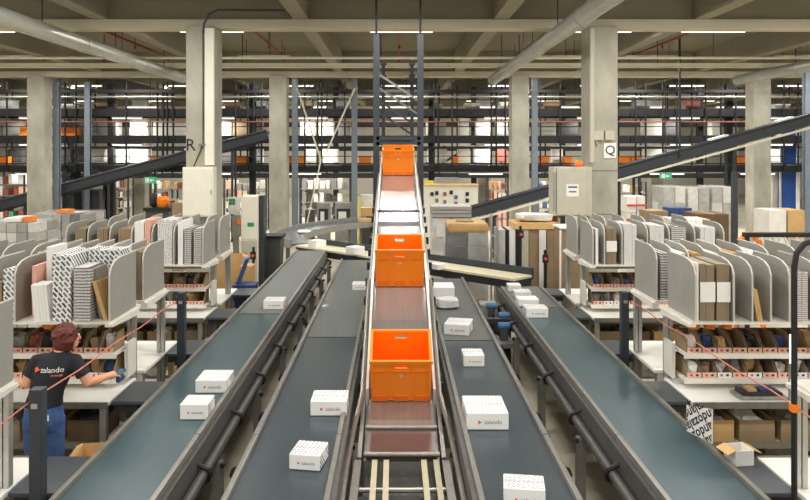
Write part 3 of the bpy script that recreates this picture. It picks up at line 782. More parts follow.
# worker's rack
S(PL0, -1, 1, .035, .075, .36, 'carton_kraft', 'leaning kraft cartons nearest the belt on the worker\'s rack', .3)
S(PL0, -1, 1, .085, .135, .48, 'divider_taupe', 'leaning grey-brown flat cartons on the worker\'s rack', .2, v0=.14)
S(PL0, -1, 1, .03, .36, .62, 'sheet_print', 'row of black and white patterned cartons behind the striped bundle', v0=.42, v1=.7)
S(PL0, -1, 1, .19, .345, .5, 'bundle_grey', 'thick grey striped carton bundle on the worker\'s rack', v0=.06, v1=.4)
S(PL0, -1, 1, .37, .54, .62, 'sheet_print', 'tall black and white patterned cartons beside the striped bundle', v0=.06)
S(PL0, -1, 1, .56, .7, .34, 'paper_white', 'short white cartons leaning on the worker\'s rack', .1, v0=.05, v1=.3)
S(PL0, -1, 1, .56, .66, .52, 'carton_brown', 'brown cartons behind the short white ones on the worker\'s rack', v0=.34)
S(PL0, -1, 1, .68, .74, .66, 'paper_white', 'tall white sheets at the middle of the worker\'s rack', v0=.36, v1=.7)
S(PL0, -1, 1, .76, .8, .5, 'paper_pink', 'pink edged sheets beside the dark divider on the worker\'s rack', v0=.2)
S(PL0, -1, 1, .9, 1.0, .48, 'sheet_print', 'patterned cartons left of the dark divider on the worker\'s rack')
S(PL0, -1, 1, 1.02, 1.1, .36, 'carton_brown', 'brown cartons at the left end of the worker\'s rack')
S(PL0, -1, 1, 1.15, 1.36, .5, 'carton_kraft', 'kraft cartons beyond the left picture edge of the worker\'s rack')
# back of the pair
S(PL0b, -1, -1, .05, .12, .52, 'bundle_brown', 'brown carton bundle with white band, first behind the worker\'s rack', 0, (.35, .66, 'paper_white'), v0=1.12, v1=.6)
S(PL0b, -1, -1, .125, .2, .52, 'bundle_brown', 'brown carton bundle with white band, second behind the worker\'s rack', 0, (.35, .66, 'paper_white'), v0=1.12, v1=.6)
for i, (u0, u1, m) in enumerate(((.25, .37, 'paper_white'), (.43, .55, 'sheet_print_light'), (.61, .72, 'carton_kraft'), (.8, .92, 'paper_white'), (1.0, 1.15, 'bundle_fine'))):
    S(PL0b, -1, -1, u0, u1, .52, m, 'pale carton stack seen over the worker\'s rack, %s from the belt' % ORD[i], v0=1.1, v1=.5)
# second left
for i, (u0, u1, h, m) in enumerate(((.05, .16, .5, 'bundle_grey'), (.2, .29, .5, 'bundle_grey'), (.31, .38, .6, 'paper_white'), (.46, .66, .62, 'sheet_print_light'), (.76, .84, .62, 'paper_pink'), (.85, .98, .6, 'paper_white'), (1.03, 1.2, .5, 'carton_brown'), (1.35, 1.5, .5, 'bundle_brown'), (1.65, 1.8, .5, 'bundle_brown'))):
    S(PL1, -1, 1, u0, u1, h, m, '%s carton stack from the belt on the second left rack' % ORD[i])
# right, nearest
S(PR0, 1, 1, .065, .085, .54, 'paper_white', 'white sheets against first divider of the nearest right rack')
S(PR0, 1, 1, .1, .235, .53, 'bundle_brown', 'brown carton bundle with white band, left of the pair at right', 0, (.33, .68, 'paper_white'))
S(PR0, 1, 1, .255, .375, .53, 'bundle_brown', 'brown carton bundle with white band, right of the pair at right', 0, (.33, .68, 'paper_white'))
S(PR0, 1, 1, .62, .67, .3, 'carton_kraft', 'small kraft cartons leaning in the nearest right rack', -.18, v0=.05, v1=.25)
S(PR0, 1, 1, .93, 1.1, .46, 'bundle_fine', 'fine striped carton bundle behind the black hoop')
for i, (u0, u1, m) in enumerate(((.07, .18, 'bundle_grey'), (.24, .33, 'paper_white'), (.4, .5, 'carton_kraft'), (.58, .68, 'paper_white'), (.78, .9, 'carton_kraft'), (1.0, 1.15, 'sheet_print_light'))):
    S(PR0b, 1, -1, u0, u1, .5, m, 'carton stack in rack behind the nearest right one, %s from belt' % ORD[i], v0=1.12, v1=.5)
for i, (u0, u1, h, m, bd) in enumerate(((.05, .09, .5, 'paper_white', None), (.2, .34, .5, 'bundle_brown', (.35, .65, 'paper_white')), (.44, .62, .56, 'sheet_print_light', None), (.64, .72, .35, 'carton_kraft', None), (.8, 1.0, .54, 'sheet_print_light', None), (1.1, 1.3, .52, 'bundle_grey', None), (1.5, 1.7, .52, 'sheet_print_light', None))):
    S(PR1, 1, 1, u0, u1, h, m, '%s carton stack from the belt on the second right rack' % ORD[i], 0, bd)
S(PRm, 1, -1, .24, .44, .5, 'carton_kraft', 'kraft carton stack at the right picture edge', v0=1.1, v1=.6)

def open_carton(c, w, d, h, label, m='carton_kraft', flap=.12, rot=0, group=None, inside='carton_brown', fm=None):
    t = thing('open_carton', label, 'carton', c, group, rotz=math.radians(rot), local=True); k = .006
    MB().box(-w / 2, w / 2, -d / 2, -d / 2 + k, 0, h).build('side', m, t); MB().box(-w / 2, w / 2, d / 2 - k, d / 2, 0, h).build('side', m, t)
    MB().box(-w / 2, -w / 2 + k, -d / 2 + k, d / 2 - k, 0, h).build('side', m, t); MB().box(w / 2 - k, w / 2, -d / 2 + k, d / 2 - k, 0, h).build('side', m, t)
    MB().box(-w / 2 + k, w / 2 - k, -d / 2 + k, d / 2 - k, 0, k).build('bottom', inside, t)
    if flap:
        for s in (-1, 1):
            MB().prism([(s * w / 2, -d / 2, h), (s * w / 2, d / 2, h), (s * (w / 2 + flap * .8), d / 2, h - flap * .35), (s * (w / 2 + flap * .8), -d / 2, h - flap * .35)], (0, 0, k)).build('flap', fm or m, t)
    return t
# things on and under the tables
for (P, side, who, sd) in ((PL0, -1, 'under the worker\'s table', 1), (PR0, 1, 'under the nearest right table', 2), (PL1, -1, 'under the second left table', 3), (PR1, 1, 'under the second right table', 4)):
    for i, u in enumerate((.28, .66, 1.05, 1.45)):
        open_carton(P(u, .36, .476), .33, .42, .2, 'open brown carton %s, %s from belt' % (who, ORD[i]), ['carton_brown', 'carton_dark', 'carton_kraft', 'carton_brown'][(i + sd) % 4], 0, group='cartons under the tables')
        o = MB().lump(P(u, .34, .6), (.26, .3, .16), 31 * sd + i, 8, 5, .5).build('packing_item', ['bag_grey', 'paper_white', 'bag_black', 'bag_green', 'bag_grey', 'paper_white'][(i + 2 * sd) % 6])
        tag(o, 'crumpled packing material in %s carton %s' % (ORD[i], who), 'bag', 'packing material in cartons')
    for i, u in enumerate((.35, .85, 1.35)):
        o = MB().lump(P(u, .36, .14), (.4, .4, .28), 77 * sd + i, 9, 6, .4).build('polybag', ['bag_black', 'bag_grey', 'bag_black'][i])
        tag(o, 'dark plastic bag on floor %s, %s from belt' % (who, ORD[i]), 'bag', 'plastic bags below the tables')
# small goods on right table
t = thing('letter_tray', 'low grey tray of papers on the nearest right table', 'tray', PR0(.66, .12, .896))
p0 = PR0(.66, .12, .896)
MB().box(p0.x - .2, p0.x + .24, p0.y - .07, p0.y + .16, p0.z, p0.z + .03).build('tray', 'bag_grey', t, bevel=.01)
MB().box(p0.x - .16, p0.x + .2, p0.y - .04, p0.y + .14, p0.z + .03, p0.z + .06).build('papers', 'dark_steel', t)
MB().box(p0.x - .1, p0.x - .02, p0.y + .0, p0.y + .1, p0.z + .06, p0.z + .085).build('tape_roll', 'carton_kraft', t)
MB().box(p0.x + .02, p0.x + .16, p0.y + .0, p0.y + .1, p0.z + .06, p0.z + .08).build('blue_folder', 'bag_blue', t)
# orange bags over the bins
for (P, us, who) in ((PR0, (.2, .36, .52), 'hanging below the nearest right rack'), (PL0, (.6, .75), 'above the worker\'s bins')):
    for i, u in enumerate(us):
        o = MB().lump(P(u, .47, 1.485), (.11, .1, .07), 200 + i, 9, 6, .4).build('orange_pouch', 'bag_orange', smooth=True)
        tag(o, 'orange plastic pouch %s, %s from belt' % (who, ORD[i]), 'pouch', 'orange pouches under the racks')
# printed sheet and small open box leaning by the outer right belt
a, b = at(686.5, 405, 5.75), at(712, 409.5, 5.5)
base = Vector((a.x, a.y, .957))
t = thing('printed_sheet', 'white sheet with big black lettering leaning by the right belt', 'cardboard sheet', base, local=True)
fx = Vector((b.x - a.x, b.y - a.y, 0)).normalized(); fz = Vector((0, 0, 1)); fn = fx.cross(fz).normalized()
W0 = math.hypot(b.x - a.x, b.y - a.y)
A0 = Vector((a.x, a.y, 0)); PT = lambda u, z: A0 + fx * u + Vector((0, 0, z))
MB().prism([PT(0, .957) - base, PT(W0, .957) - base, PT(W0, b.z) - base, PT(0, a.z) - base], fn * -.008).build('board', 'paper_white', t)
Rm = Matrix((fx, fz, fx.cross(fz))).transposed()
HL = b.z - .957
def clipped_rows(word, size, ang, pitch, w, h):
    src = text_mesh(word * 4, size, 'ink_black', bold=.002); acc = bmesh.new()
    ca, sa = math.cos(ang), math.sin(ang)
    for k in range(-6, 9):
        bm = bmesh.new(); bm.from_mesh(src)
        off = Vector((w / 2 - sa * pitch * k + ca * size * .9 * (k % 3), h / 2 + ca * pitch * k + sa * size * .9 * (k % 3), 0))
        for v in bm.verts: v.co = Vector((v.co.x * ca - v.co.y * sa, v.co.x * sa + v.co.y * ca, 0)) + off
        for co, no in (((0.004, 0, 0), (-1, 0, 0)), ((w - .004, 0, 0), (1, 0, 0)), ((0, .004, 0), (0, -1, 0)), ((0, h - .004, 0), (0, 1, 0))):
            bmesh.ops.bisect_plane(bm, geom=bm.verts[:] + bm.edges[:] + bm.faces[:], plane_co=co, plane_no=no, clear_outer=True)
        tmp = bpy.data.meshes.new('row'); bm.to_mesh(tmp); bm.free(); acc.from_mesh(tmp); bpy.data.meshes.remove(tmp)
    me = bpy.data.meshes.new('lettering'); acc.to_mesh(me); acc.free(); me.materials.append(MAT['ink_black']); return me
o = bpy.data.objects.new('lettering', clipped_rows('zalando', .105, math.radians(218), .08, W0, HL)); C.objects.link(o); o.parent = t
o.location = PT(0, .957) + fn * .002 - base; o.rotation_euler = Rm.to_euler()
open_carton((2.53, 5.3, .906), .14, .15, .11, 'small open carton behind the lettered sheet', 'paper_white', .08, 8, inside='carton_tan', fm='carton_tan')
# carton beside the worker
open_carton((-2.52, 6.05, .42), .28, .3, .26, 'kraft carton with paper standing beside the worker by the belt', 'carton_tan', .06, 8, inside='paper_white')
t = thing('carton_stand', 'white pedestal box under the kraft carton beside the worker', 'stand', (-2.52, 6.05, 0))
MB().box(-2.66, -2.38, 5.9, 6.2, 0, .415).build('pedestal', 'wrapped_white', t, bevel=.01)
o = MB().box(-3.3, -3.22, 6.66, 7.0, .5, .52).build('cloth', 'bag_green'); tag(o, 'green cloth folded on the shelf below the worker\'s table', 'cloth')
# kraft cartons in the gaps between stations and belts
for i, (x, y, lab) in enumerate(((-2.55, 7.95, 'kraft carton on the floor between the left stations'), (2.68, 7.95, 'kraft carton on the floor between the right stations'))):
    open_carton((x, y + .9, 0), .36, .34, .5, lab, 'carton_tan', .1, 5)

# barrier posts and ropes --------------------------------------------
def barrier(side, x, ys, label, ropelab, w=.085):
    for i, y in enumerate(ys):
        t = thing('barrier_post', label[i], 'post', (x, y, 0), 'dark barrier posts')
        MB().box(x - w / 2, x + w / 2, y - w / 2, y + w / 2, .012, 1.62).build('post', 'slate_steel', t, bevel=.006)
        MB().box(x - .1, x + .1, y - .1, y + .1, 0, .012).build('base_plate', 'slate_steel', t)
        MB().box(x - .02, x + .02, y - w / 2 - .012, y - w / 2, 1.5, 1.53).build('rope_clip', 'aluminium', t)
    xr = x + side * (w / 2 + .012)
    pts = []
    for k in range(25):
        f = k / 24; y = 2.0 + (ys[-1] + .5 - 2.0) * f; pts.append((xr, y, 1.52 + .01 * math.sin(k * 1.3)))
    o = MB().tube(pts, .0055, 6).build('barrier_rope', 'rope_red', smooth=True); tag(o, ropelab, 'rope')
barrier(-1, -2.37, (4.78, 8.0), ('thick dark barrier post in front of the worker', 'dark barrier post before the second left station'), 'red and white rope slung past the worker')
barrier(1, 2.56, (8.04,), ('dark barrier post before the second right station',), 'red rope crossing the nearest right station')
# black tubular hoop at right
t = thing('tube_hoop', 'black bent tube hoop standing at the right picture edge', 'frame', (2.9, 4.68, 0))
MB().tube([(2.595, 4.68, 0), (2.595, 4.68, 2.44), (2.61, 4.68, 2.53), (2.66, 4.68, 2.59), (2.73, 4.68, 2.61), (3.2, 4.68, 2.61), (3.29, 4.68, 2.59), (3.34, 4.68, 2.53), (3.355, 4.68, 2.44), (3.355, 4.68, 0)], .019, 10).build('tube', 'rubber_black', t, smooth=True)
for x in (2.595, 3.355): MB().cyl((x, 4.68, 0), (x, 4.68, .015), .07, 14).build('foot', 'rubber_black', t)
MB().box(2.573, 2.617, 4.655, 4.705, 1.5, 1.55).build('rope_clip', 'bag_orange', t)
t = thing('tube_lamp', 'short white tube lamp upright behind the black hoop', 'lamp', (3.65, 6.62, .9))
MB().cyl((3.65, 6.62, .896), (3.65, 6.62, 1.24), .03, 10).build('stem', 'aluminium', t); MB().cyl((3.65, 6.62, 1.24), (3.65, 6.62, 1.5), .022, 10).build('glow_tube', 'white_glow', t)

# ================================================================== THE WORKER
def loft(mb, rings, n=18):
    """rings: (center, rx, ry) in horizontal planes"""
    o = len(mb.v)
    for c, rx, ry in rings:
        for k in range(n):
            q = 2 * math.pi * k / n; mb.v.append(Vector(c) + Vector((rx * math.cos(q), ry * math.sin(q), 0)))
    for i in range(len(rings) - 1):
        for k in range(n):
            a, b = o + i * n + k, o + i * n + (k + 1) % n; mb.f.append((a, b, b + n, a + n))
    mb.f.append(tuple(o + k for k in range(n))[::-1]); mb.f.append(tuple(o + (len(rings) - 1) * n + k for k in range(n)))
def ball(mb, c, r, n=14, m=10):
    o = len(mb.v); c = Vector(c)
    for i in range(m + 1):
        th = math.pi * (i + .001) / (m + .002)
        for k in range(n):
            ph = 2 * math.pi * k / n
            mb.v.append(c + Vector((r[0] * math.sin(th) * math.cos(ph), r[1] * math.sin(th) * math.sin(ph), r[2] * math.cos(th))))
    for i in range(m):
        for k in range(n):
            a, b = o + i * n + k, o + i * n + (k + 1) % n; mb.f.append((a, b, b + n, a + n))
    mb.f.append(tuple(o + k for k in range(n))); mb.f.append(tuple(o + m * n + k for k in range(n))[::-1])
def remesh(o, vox, it=4):
    r = o.modifiers.new('skin', 'REMESH'); r.mode = 'VOXEL'; r.voxel_size = vox; r.use_smooth_shade = True
    s = o.modifiers.new('soft', 'SMOOTH'); s.factor = .5; s.iterations = it
B = Vector((-2.93, 6.12, 0))
V = lambda x, y, z: B + Vector((x, y, z))
body = MB()
loft(body, [(V(-.06, 0, .88), .12, .095), (V(-.06, 0, 1.0), .135, .1), (V(-.035, .0, 1.12), .115, .085), (V(.005, .02, 1.27), .14, .095), (V(.03, .03, 1.38), .15, .09), (V(.05, .035, 1.45), .095, .065), (V(.075, .04, 1.49), .055, .055), (V(.1, .06, 1.55), .052, .052)])
HD = V(.115, .075, 1.59); FA = math.radians(42); fd = Vector((math.sin(FA), math.cos(FA), 0)); sd = Vector((fd.y, -fd.x, 0))
ball(body, HD, (.082, .088, .108)); ball(body, HD + fd * .03 + Vector((0, 0, -.055)), (.058, .06, .06))
body.tube([HD + fd * .075 + Vector((0, 0, .02)), HD + fd * .098 + Vector((0, 0, -.012)), HD + fd * .107 + Vector((0, 0, -.028)), HD + fd * .08 + Vector((0, 0, -.035))], [.01, .014, .016, .01], 8)
for s in (-1, 1): ball(body, HD + sd * s * .08 + fd * -.005 + Vector((0, 0, -.01)), (.016, .02, .032), 8, 6)
SL, SR = V(-.125, .03, 1.405), V(.195, .035, 1.405)
EL, ER = V(-.2, -.01, 1.21), V(.31, .03, 1.21)
WL, WR = V(-.335, .18, 1.16), V(.375, .27, 1.19)
body.tube([SL, SL.lerp(EL, .5), EL, EL.lerp(WL, .35), WL], [.055, .05, .043, .043, .028], 12)
body.tube([SR, SR.lerp(ER, .5), ER, ER.lerp(WR, .35), WR], [.055, .05, .043, .043, .028], 12)
def hand(w, dirv, side, curl):
    dirv = dirv.normalized(); up = Vector((0, 0, 1)); lat = dirv.cross(up).normalized() * side
    palm = w + dirv * .05
    body.tube([w, w + dirv * .03, palm + dirv * .03], [.028, .036, .034], 10)
    for i, (ln, off) in enumerate(((.07, -.03), (.08, -.01), (.075, .012), (.058, .032))):
        b0 = palm + dirv * .03 + lat * off; d1 = (dirv - up * curl * .5).normalized(); d2 = (dirv - up * curl * 1.6).normalized()
        body.tube([b0 - dirv * .02, b0 + d1 * ln * .5, b0 + d1 * ln * .5 + d2 * ln * .5], [.0105, .0095, .008], 8)
    th = palm - dirv * .02 - lat * .03
    body.tube([th, th - lat * .025 + dirv * .02, th - lat * .02 + dirv * .055 - up * .015], [.013, .0115, .009], 8)
hand(WL, WL - EL, -1, .5); hand(WR, (WR - ER) + Vector((.12, .1, 0)), 1, .9)
for s, hx in ((-1, -.145), (1, .035)):
    body.tube([V(hx, 0, .94), V(hx, .02, .5), V(hx, -.02, .1), V(hx, -.02, .05)], [.08, .055, .04, .04], 12)
pr = thing('person', 'worker in dark lettered T-shirt and jeans seen from behind', 'person', B)
bo = body.build('body', 'skin', pr, smooth=True); remesh(bo, .0075, 3)
# clothing
sh = MB()
loft(sh, [(V(-.055, 0, 1.03), .158, .122), (V(-.05, 0, 1.08), .15, .116), (V(-.03, 0, 1.15), .143, .11), (V(.005, .02, 1.28), .162, .118), (V(.025, .03, 1.37), .17, .11), (V(.04, .035, 1.43), .14, .085), (V(.062, .04, 1.47), .085, .068), (V(.075, .042, 1.488), .068, .062)], 24)
sh.tube([SL + Vector((.07, 0, .005)), SL, SL.lerp(EL, .42), SL.lerp(EL, .68)], [.058, .06, .062, .064], 14)
sh.tube([SR + Vector((-.07, 0, .005)), SR, SR.lerp(ER, .42), SR.lerp(ER, .68)], [.058, .06, .062, .064], 14)
so = sh.build('t_shirt', 'shirt_navy', pr, smooth=True); remesh(so, .011, 5)
je = MB()
loft(je, [(V(-.055, 0, .84), .165, .12), (V(-.055, 0, .93), .17, .13), (V(-.055, 0, 1.02), .153, .118), (V(-.055, 0, 1.075), .146, .112)], 24)
for hx in (-.145, .035):
    je.tube([V(hx, 0, .92), V(hx, .01, .7), V(hx, .02, .5), V(hx, .0, .3), V(hx, -.02, .1)], [.09, .08, .068, .064, .064], 14)
jo = je.build('jeans', 'denim', pr, smooth=True); remesh(jo, .011, 4)
MB().box(B.x - .02, B.x + .07, B.y - .138, B.y - .11, .9, 1.0).build('back_pocket', 'denim', pr, bevel=.004)
MB().box(B.x + .0, B.x + .055, B.y - .15, B.y - .136, .95, .995).build('pocket_paper', 'paper_white', pr)
for hx in (-.145, .035):
    s_ = MB(); ball(s_, V(hx, .05, .045), (.05, .14, .045)); s_.build('shoe', 'shoe_dark', pr, smooth=True)
ha = MB()
ball(ha, HD - fd * .02 + Vector((0, 0, .022)), (.1, .102, .104), 20, 14); ball(ha, HD - fd * .045 + Vector((0, 0, -.03)), (.082, .08, .09), 18, 12)
for k in range(14):
    an = FA + math.pi + (k - 6.5) * .23; dv = Vector((math.sin(an), math.cos(an), 0))
    ha.tube([HD + dv * .07 + Vector((0, 0, .05)), HD + dv * .097 + Vector((0, 0, -.02)), HD + dv * .08 + Vector((0, 0, -.1))], [.026, .024, .008], 8)
rh = random.Random(5)
for k in range(46):
    an = rh.uniform(0, 6.283); el = rh.uniform(.1, 1.4); dv = Vector((math.sin(an) * math.cos(el), math.cos(an) * math.cos(el), math.sin(el)))
    if dv.dot(fd) > .45 and dv.z < .75: continue
    c0 = HD - fd * .02 + Vector((0, 0, .02)); tip = c0 + dv * rh.uniform(.104, .122) + Vector((rh.uniform(-.03, .03), rh.uniform(-.03, .03), -.03))
    ha.tube([c0 + dv * .085, c0 + dv * .108, tip], [.022, .017, .005], 6)
ho = ha.build('hair', 'hair_red', pr, smooth=True); remesh(ho, .006, 1)
for s in (-1, 1):
    e = MB(); ball(e, HD + fd * .078 + sd * s * .032 + Vector((0, 0, .012)), (.011, .011, .009), 8, 6); e.build('eye', 'paper_white', pr, smooth=True)
m_ = MB(); ball(m_, HD + fd * .088 + Vector((0, 0, -.06)), (.02, .02, .007), 8, 6); m_.build('mouth', 'bag_red', pr, smooth=True)
def back_print(name, s, size, m, x, z):
    o = bpy.data.objects.new(name, text_mesh(s, size, m)); C.objects.link(o); o.parent = pr
    o.location = (x, -.16, z); o.rotation_euler = (math.pi / 2, 0, 0)
    w = o.modifiers.new('wrap', 'SHRINKWRAP'); w.target = so; w.wrap_method = 'PROJECT'; w.use_project_z = True
    w.use_negative_direction = True; w.use_positive_direction = True; w.offset = .004; w.cull_face = 'OFF'
    return o
back_print('shirt_lettering', 'zalando', .062, 'ink_white', .05, 1.352)
for k in range(4): MB().box(B.x + .045 + .024 * k, B.x + .062 + .024 * k, B.y - .0935, B.y - .06, 1.303, 1.313).build('shirt_print', 'ink_pink', pr)
MB().prism([(B.x - .085, B.y - .09, 1.335), (B.x - .085, B.y - .09, 1.372), (B.x - .05, B.y - .09, 1.353)], (0, .05, 0)).build('shirt_mark', 'logo_orange', pr)
# blue tape gun held in the right hand
q = WR + Vector((.065, .115, -.03))
t = thing('tape_gun', 'blue tape dispenser held in the worker\'s right hand', 'tape dispenser', q)
MB().box(q.x - .02, q.x + .02, q.y - .04, q.y + .06, q.z - .05, q.z + .01).build('handle', 'bag_blue', t, bevel=.008)
MB().cyl((q.x - .025, q.y + .06, q.z), (q.x + .025, q.y + .06, q.z), .045, 16).build('roll', 'motor_blue', t, smooth=True)
MB().cyl((q.x - .03, q.y + .06, q.z), (q.x + .03, q.y + .06, q.z), .018, 12).build('hub', 'yellow_paint', t, smooth=True)

# ================================================================== STEEL GALLERIES BEHIND
RODS = [8, 30, 66, 77, 91, 127, 158, 164, 168, 174, 236, 248, 254, 262, 305, 318, 322, 345, 434, 438, 452, 491, 496, 505, 540, 560, 635, 645, 662, 676, 691, 705, 720, 735, 783, 797]
def gallery(D, label, levels, rods, z_top, posts, dx=0):
    t = thing('steel_gallery', label, 'gallery', (0, D, 0), 'dark steel galleries')
    X0, X1 = -15.5, 16.5
    for z, h in levels:
        for y in (D, D + 1.3):
            n = 4
            for i in range(n):
                xa, xb = X0 + (X1 - X0) * i / n, X0 + (X1 - X0) * (i + 1) / n - .02
                MB().box(xa, xb, y - .05, y + .05, z, z + h).build('girder', 'black_steel', t)
        MB().box(X0, X1, D + .05, D + 1.25, z + h - .05, z + h).build('deck', 'dark_steel', t)
        MB().cyl((X0, D - .04, z + h + .32), (X1, D - .04, z + h + .32), .018, 6).build('hand_rail', 'black_steel', t)
    for px in rods:
        x = (px + dx - CX) * D / FPX
        MB().cyl((x, D - .07, levels[0][0]), (x, D - .07, z_top), .035, 6).build('hanger_rod', 'black_steel', t)
    for px in posts:
        x = (px + dx - CX) * D / FPX
        MB().box(x - .11, x + .11, D + .4, D + .62, 0, z_top).build('post', 'black_steel', t)
    return t
Zy = lambda py, D: EYE - (py - CY) * D / FPX
D1 = 26.0
g1 = gallery(D1, 'nearer dark steel gallery stretching across behind the columns', [(Zy(172, D1), .25), (Zy(143, D1), .27), (Zy(116.5, D1), .28)], RODS, 5.64, [106, 250, 432, 620, 735])
MB().cyl((-15.5, D1 - .12, Zy(97, D1)), (16.5, D1 - .12, Zy(97, D1)), .028, 8).build('water_pipe', 'pipe_zinc', g1, smooth=True)
MB().cyl((-15.5, D1 - .12, Zy(122, D1)), (16.5, D1 - .12, Zy(122, D1)), .022, 8).build('red_pipe', 'bag_red', g1, smooth=True)
MB().box(-15.5, 16.5, D1 - .2, D1 - .1, Zy(93, D1), Zy(90, D1)).build('upper_girder', 'black_steel', g1)
MB().box(-15.5, 16.5, D1 - .14, D1 - .1, Zy(148, D1), Zy(146.5, D1)).build('cable_tray', 'black_steel', g1)
MB().box(-15.5, 16.5, D1 - .14, D1 - .1, Zy(164.5, D1), Zy(163, D1)).build('cable_tray', 'black_steel', g1)
D2_ = 30.5
g2 = gallery(D2_, 'farther dark steel gallery seen between the girders of the nearer', [(Zy(178, D2_), .2), (Zy(151, D2_), .2), (Zy(126, D2_), .2)], [RODS[i] for i in range(0, len(RODS), 2)], 5.9, [60, 190, 330, 470, 560, 700], dx=5)
for i, (a, b) in enumerate(((110, 140), (118, 150), (425, 445), (440, 470), (655, 690))):
    MB().beam(at(a, 165, 29.2), at(b, 146, 29.2), .07, .09).build('stair_stringer', 'black_steel', g2)
# blue-grey posts with V bracing
for i, (px, lab) in enumerate(((57, 'blue-grey steel post beside the leftmost middle-row column'), (295, 'blue-grey steel post right of the second middle-row column'), (354.5, 'blue-grey steel post left of the tower'), (534.5, 'blue-grey steel post right of the third middle-row column'), (88, 'slim blue-grey steel post behind the left inclined conveyor'), (808, 'blue-grey steel post at the right picture edge'))):
    D = 24.7 if px not in (88, 808) else (25.84 if px == 88 else 22.5)
    x = (px - CX) * D / FPX; w = .095 if px != 808 else .13
    t = thing('steel_post', lab, 'post', (x, D, 0), 'blue-grey steel posts')
    MB().box(x - w, x + w, D - .1, D - .075, 0.015, 5.64).build('flange', 'post_blue_grey', t); MB().box(x - .015, x + .015, D - .075, D + .075, .015, 5.64).build('web', 'post_blue_grey', t)
    MB().box(x - w, x + w, D + .075, D + .1, 0.015, 5.64).build('flange', 'post_blue_grey', t); MB().box(x - .16, x + .16, D - .16, D + .16, 0, .015).build('base_plate', 'post_blue_grey', t)
t = thing('tie_brace', 'pair of thin white tie rods forming a V between posts', 'brace', at(322, 160, 24.6))
MB().cyl(at(297, 88, 24.55), at(321, 160, 24.55), .03, 6).build('tie_rod', 'pale_tray', t); MB().cyl(at(355, 88, 24.55), at(323, 160, 24.55), .03, 6).build('tie_rod', 'pale_tray', t)
MB().cyl(at(321, 160, 24.55), at(305, 232, 24.55), .025, 6).build('tie_rod', 'pale_tray', t)

# totes on the gallery decks (too small for parts)
def small_tote(px0, px1, lev, D, label, depth=.4, m='tote_orange'):
    z = [Zy(172, D1) + .25, Zy(143, D1) + .27, Zy(116.5, D1) + .28][lev] + .001
    xa, xb = (px0 - CX) * D / FPX, (px1 - CX) * D / FPX; k = .02; h = .32
    t = thing('orange_tote', label, 'tote', ((xa + xb) / 2, D, z), 'orange totes on the galleries')
    w = MB(); w.box(xa, xb, D, D + k, z, z + h); w.box(xa, xb, D + depth - k, D + depth, z, z + h)
    w.box(xa, xa + k, D + k, D + depth - k, z, z + h); w.box(xb - k, xb, D + k, D + depth - k, z, z + h); w.box(xa + k, xb - k, D + k, D + depth - k, z, z + k)
    w.build('shell', m, t)
    r = MB(); r.box(xa - .015, xb + .015, D - .015, D, z + h - .05, z + h); r.build('rim', 'tote_orange_dark', t)
lowt = [(-1, 6), (150, 160), (162, 173), (175, 185), (236, 248), (289, 304), (359, 371), (452, 458), (537, 549), (565, 572), (619, 630), (632, 642), (735, 748)]
for i, (a, b) in enumerate(lowt): small_tote(a, b, 0, 26.35, 'small orange tote on the lower gallery deck, %s from left' % ORD[i])
for i, (a, b) in enumerate(((20, 27), (60, 76))): small_tote(a, b, 1, 26.35, 'small orange tote on the middle gallery deck, %s from left' % ORD[i])

# panels, machines and shelves filling the galleries
def slab(px0, px1, py0, py1, D, depth, m, name, label, cat, group=None, extra=None, bevel=0):
    a, b = at(px0, py1, D), at(px1, py0, D)
    t = thing(name, label, cat, ((a.x + b.x) / 2, D, a.z), group)
    MB().box(a.x, b.x, D, D + depth, a.z, b.z).build('body', m, t, bevel=bevel)
    return t, a, b
pan = [(80, 97, 'machine_grey'), (100, 118, 'wall_plaster'), (130, 148, 'cabinet_white'), (153, 186, 'cabinet_white'), (222, 231, 'paper_white'), (233, 262, 'carton_brown'), (300, 315, 'cabinet_white'), (318, 334, 'cabinet_white'), (338, 350, 'machine_grey'), (426, 446, 'cabinet_grey'), (459, 469, 'cabinet_white'), (476, 490, 'cabinet_white'), (496, 508, 'machine_grey'), (541, 556, 'cabinet_grey'), (558, 578, 'machine_dark'), (644, 662, 'cabinet_white'), (665, 680, 'machine_dark'), (712, 722, 'cabinet_white'), (770, 780, 'machine_grey'), (3, 20, 'machine_grey')]
for i, (a, b, m) in enumerate(pan):
    t, p, q = slab(a, b, 121, 135.6, 26.75, .4, m, 'gallery_cabinet', 'cabinet on the middle gallery deck, %s from left' % ORD[i], 'cabinet', 'cabinets on the galleries')
    MB().box(p.x + .04, q.x - .04, 26.735, 26.75, p.z + .05, q.z - .05).build('door', m, t)
pan2 = [(8, 22, 'machine_dark'), (60, 72, 'machine_dark'), (76, 86, 'machine_dark'), (92, 104, 'cabinet_white'), (115, 128, 'cabinet_white'), (130, 148, 'paper_white'), (222, 232, 'machine_dark'), (250, 262, 'paper_white'), (306, 316, 'machine_grey'), (322, 338, 'cabinet_white'), (428, 447, 'cabinet_white'), (458, 470, 'cabinet_white'), (474, 490, 'paper_white'), (497, 507, 'bag_red'), (553, 563, 'paper_white'), (646, 662, 'cabinet_white'), (664, 690, 'machine_dark'), (750, 780, 'machine_grey')]
for i, (a, b, m) in enumerate(pan2):
    t, p, q = slab(a, b, 149, 162.5, 26.8, .4, m, 'gallery_cabinet', 'cabinet on the lower gallery deck, %s from left' % ORD[i], 'cabinet', 'cabinets on the galleries')
    MB().box(p.x + .04, q.x - .04, 26.785, 26.8, p.z + .05, q.z - .05).build('door', m, t)
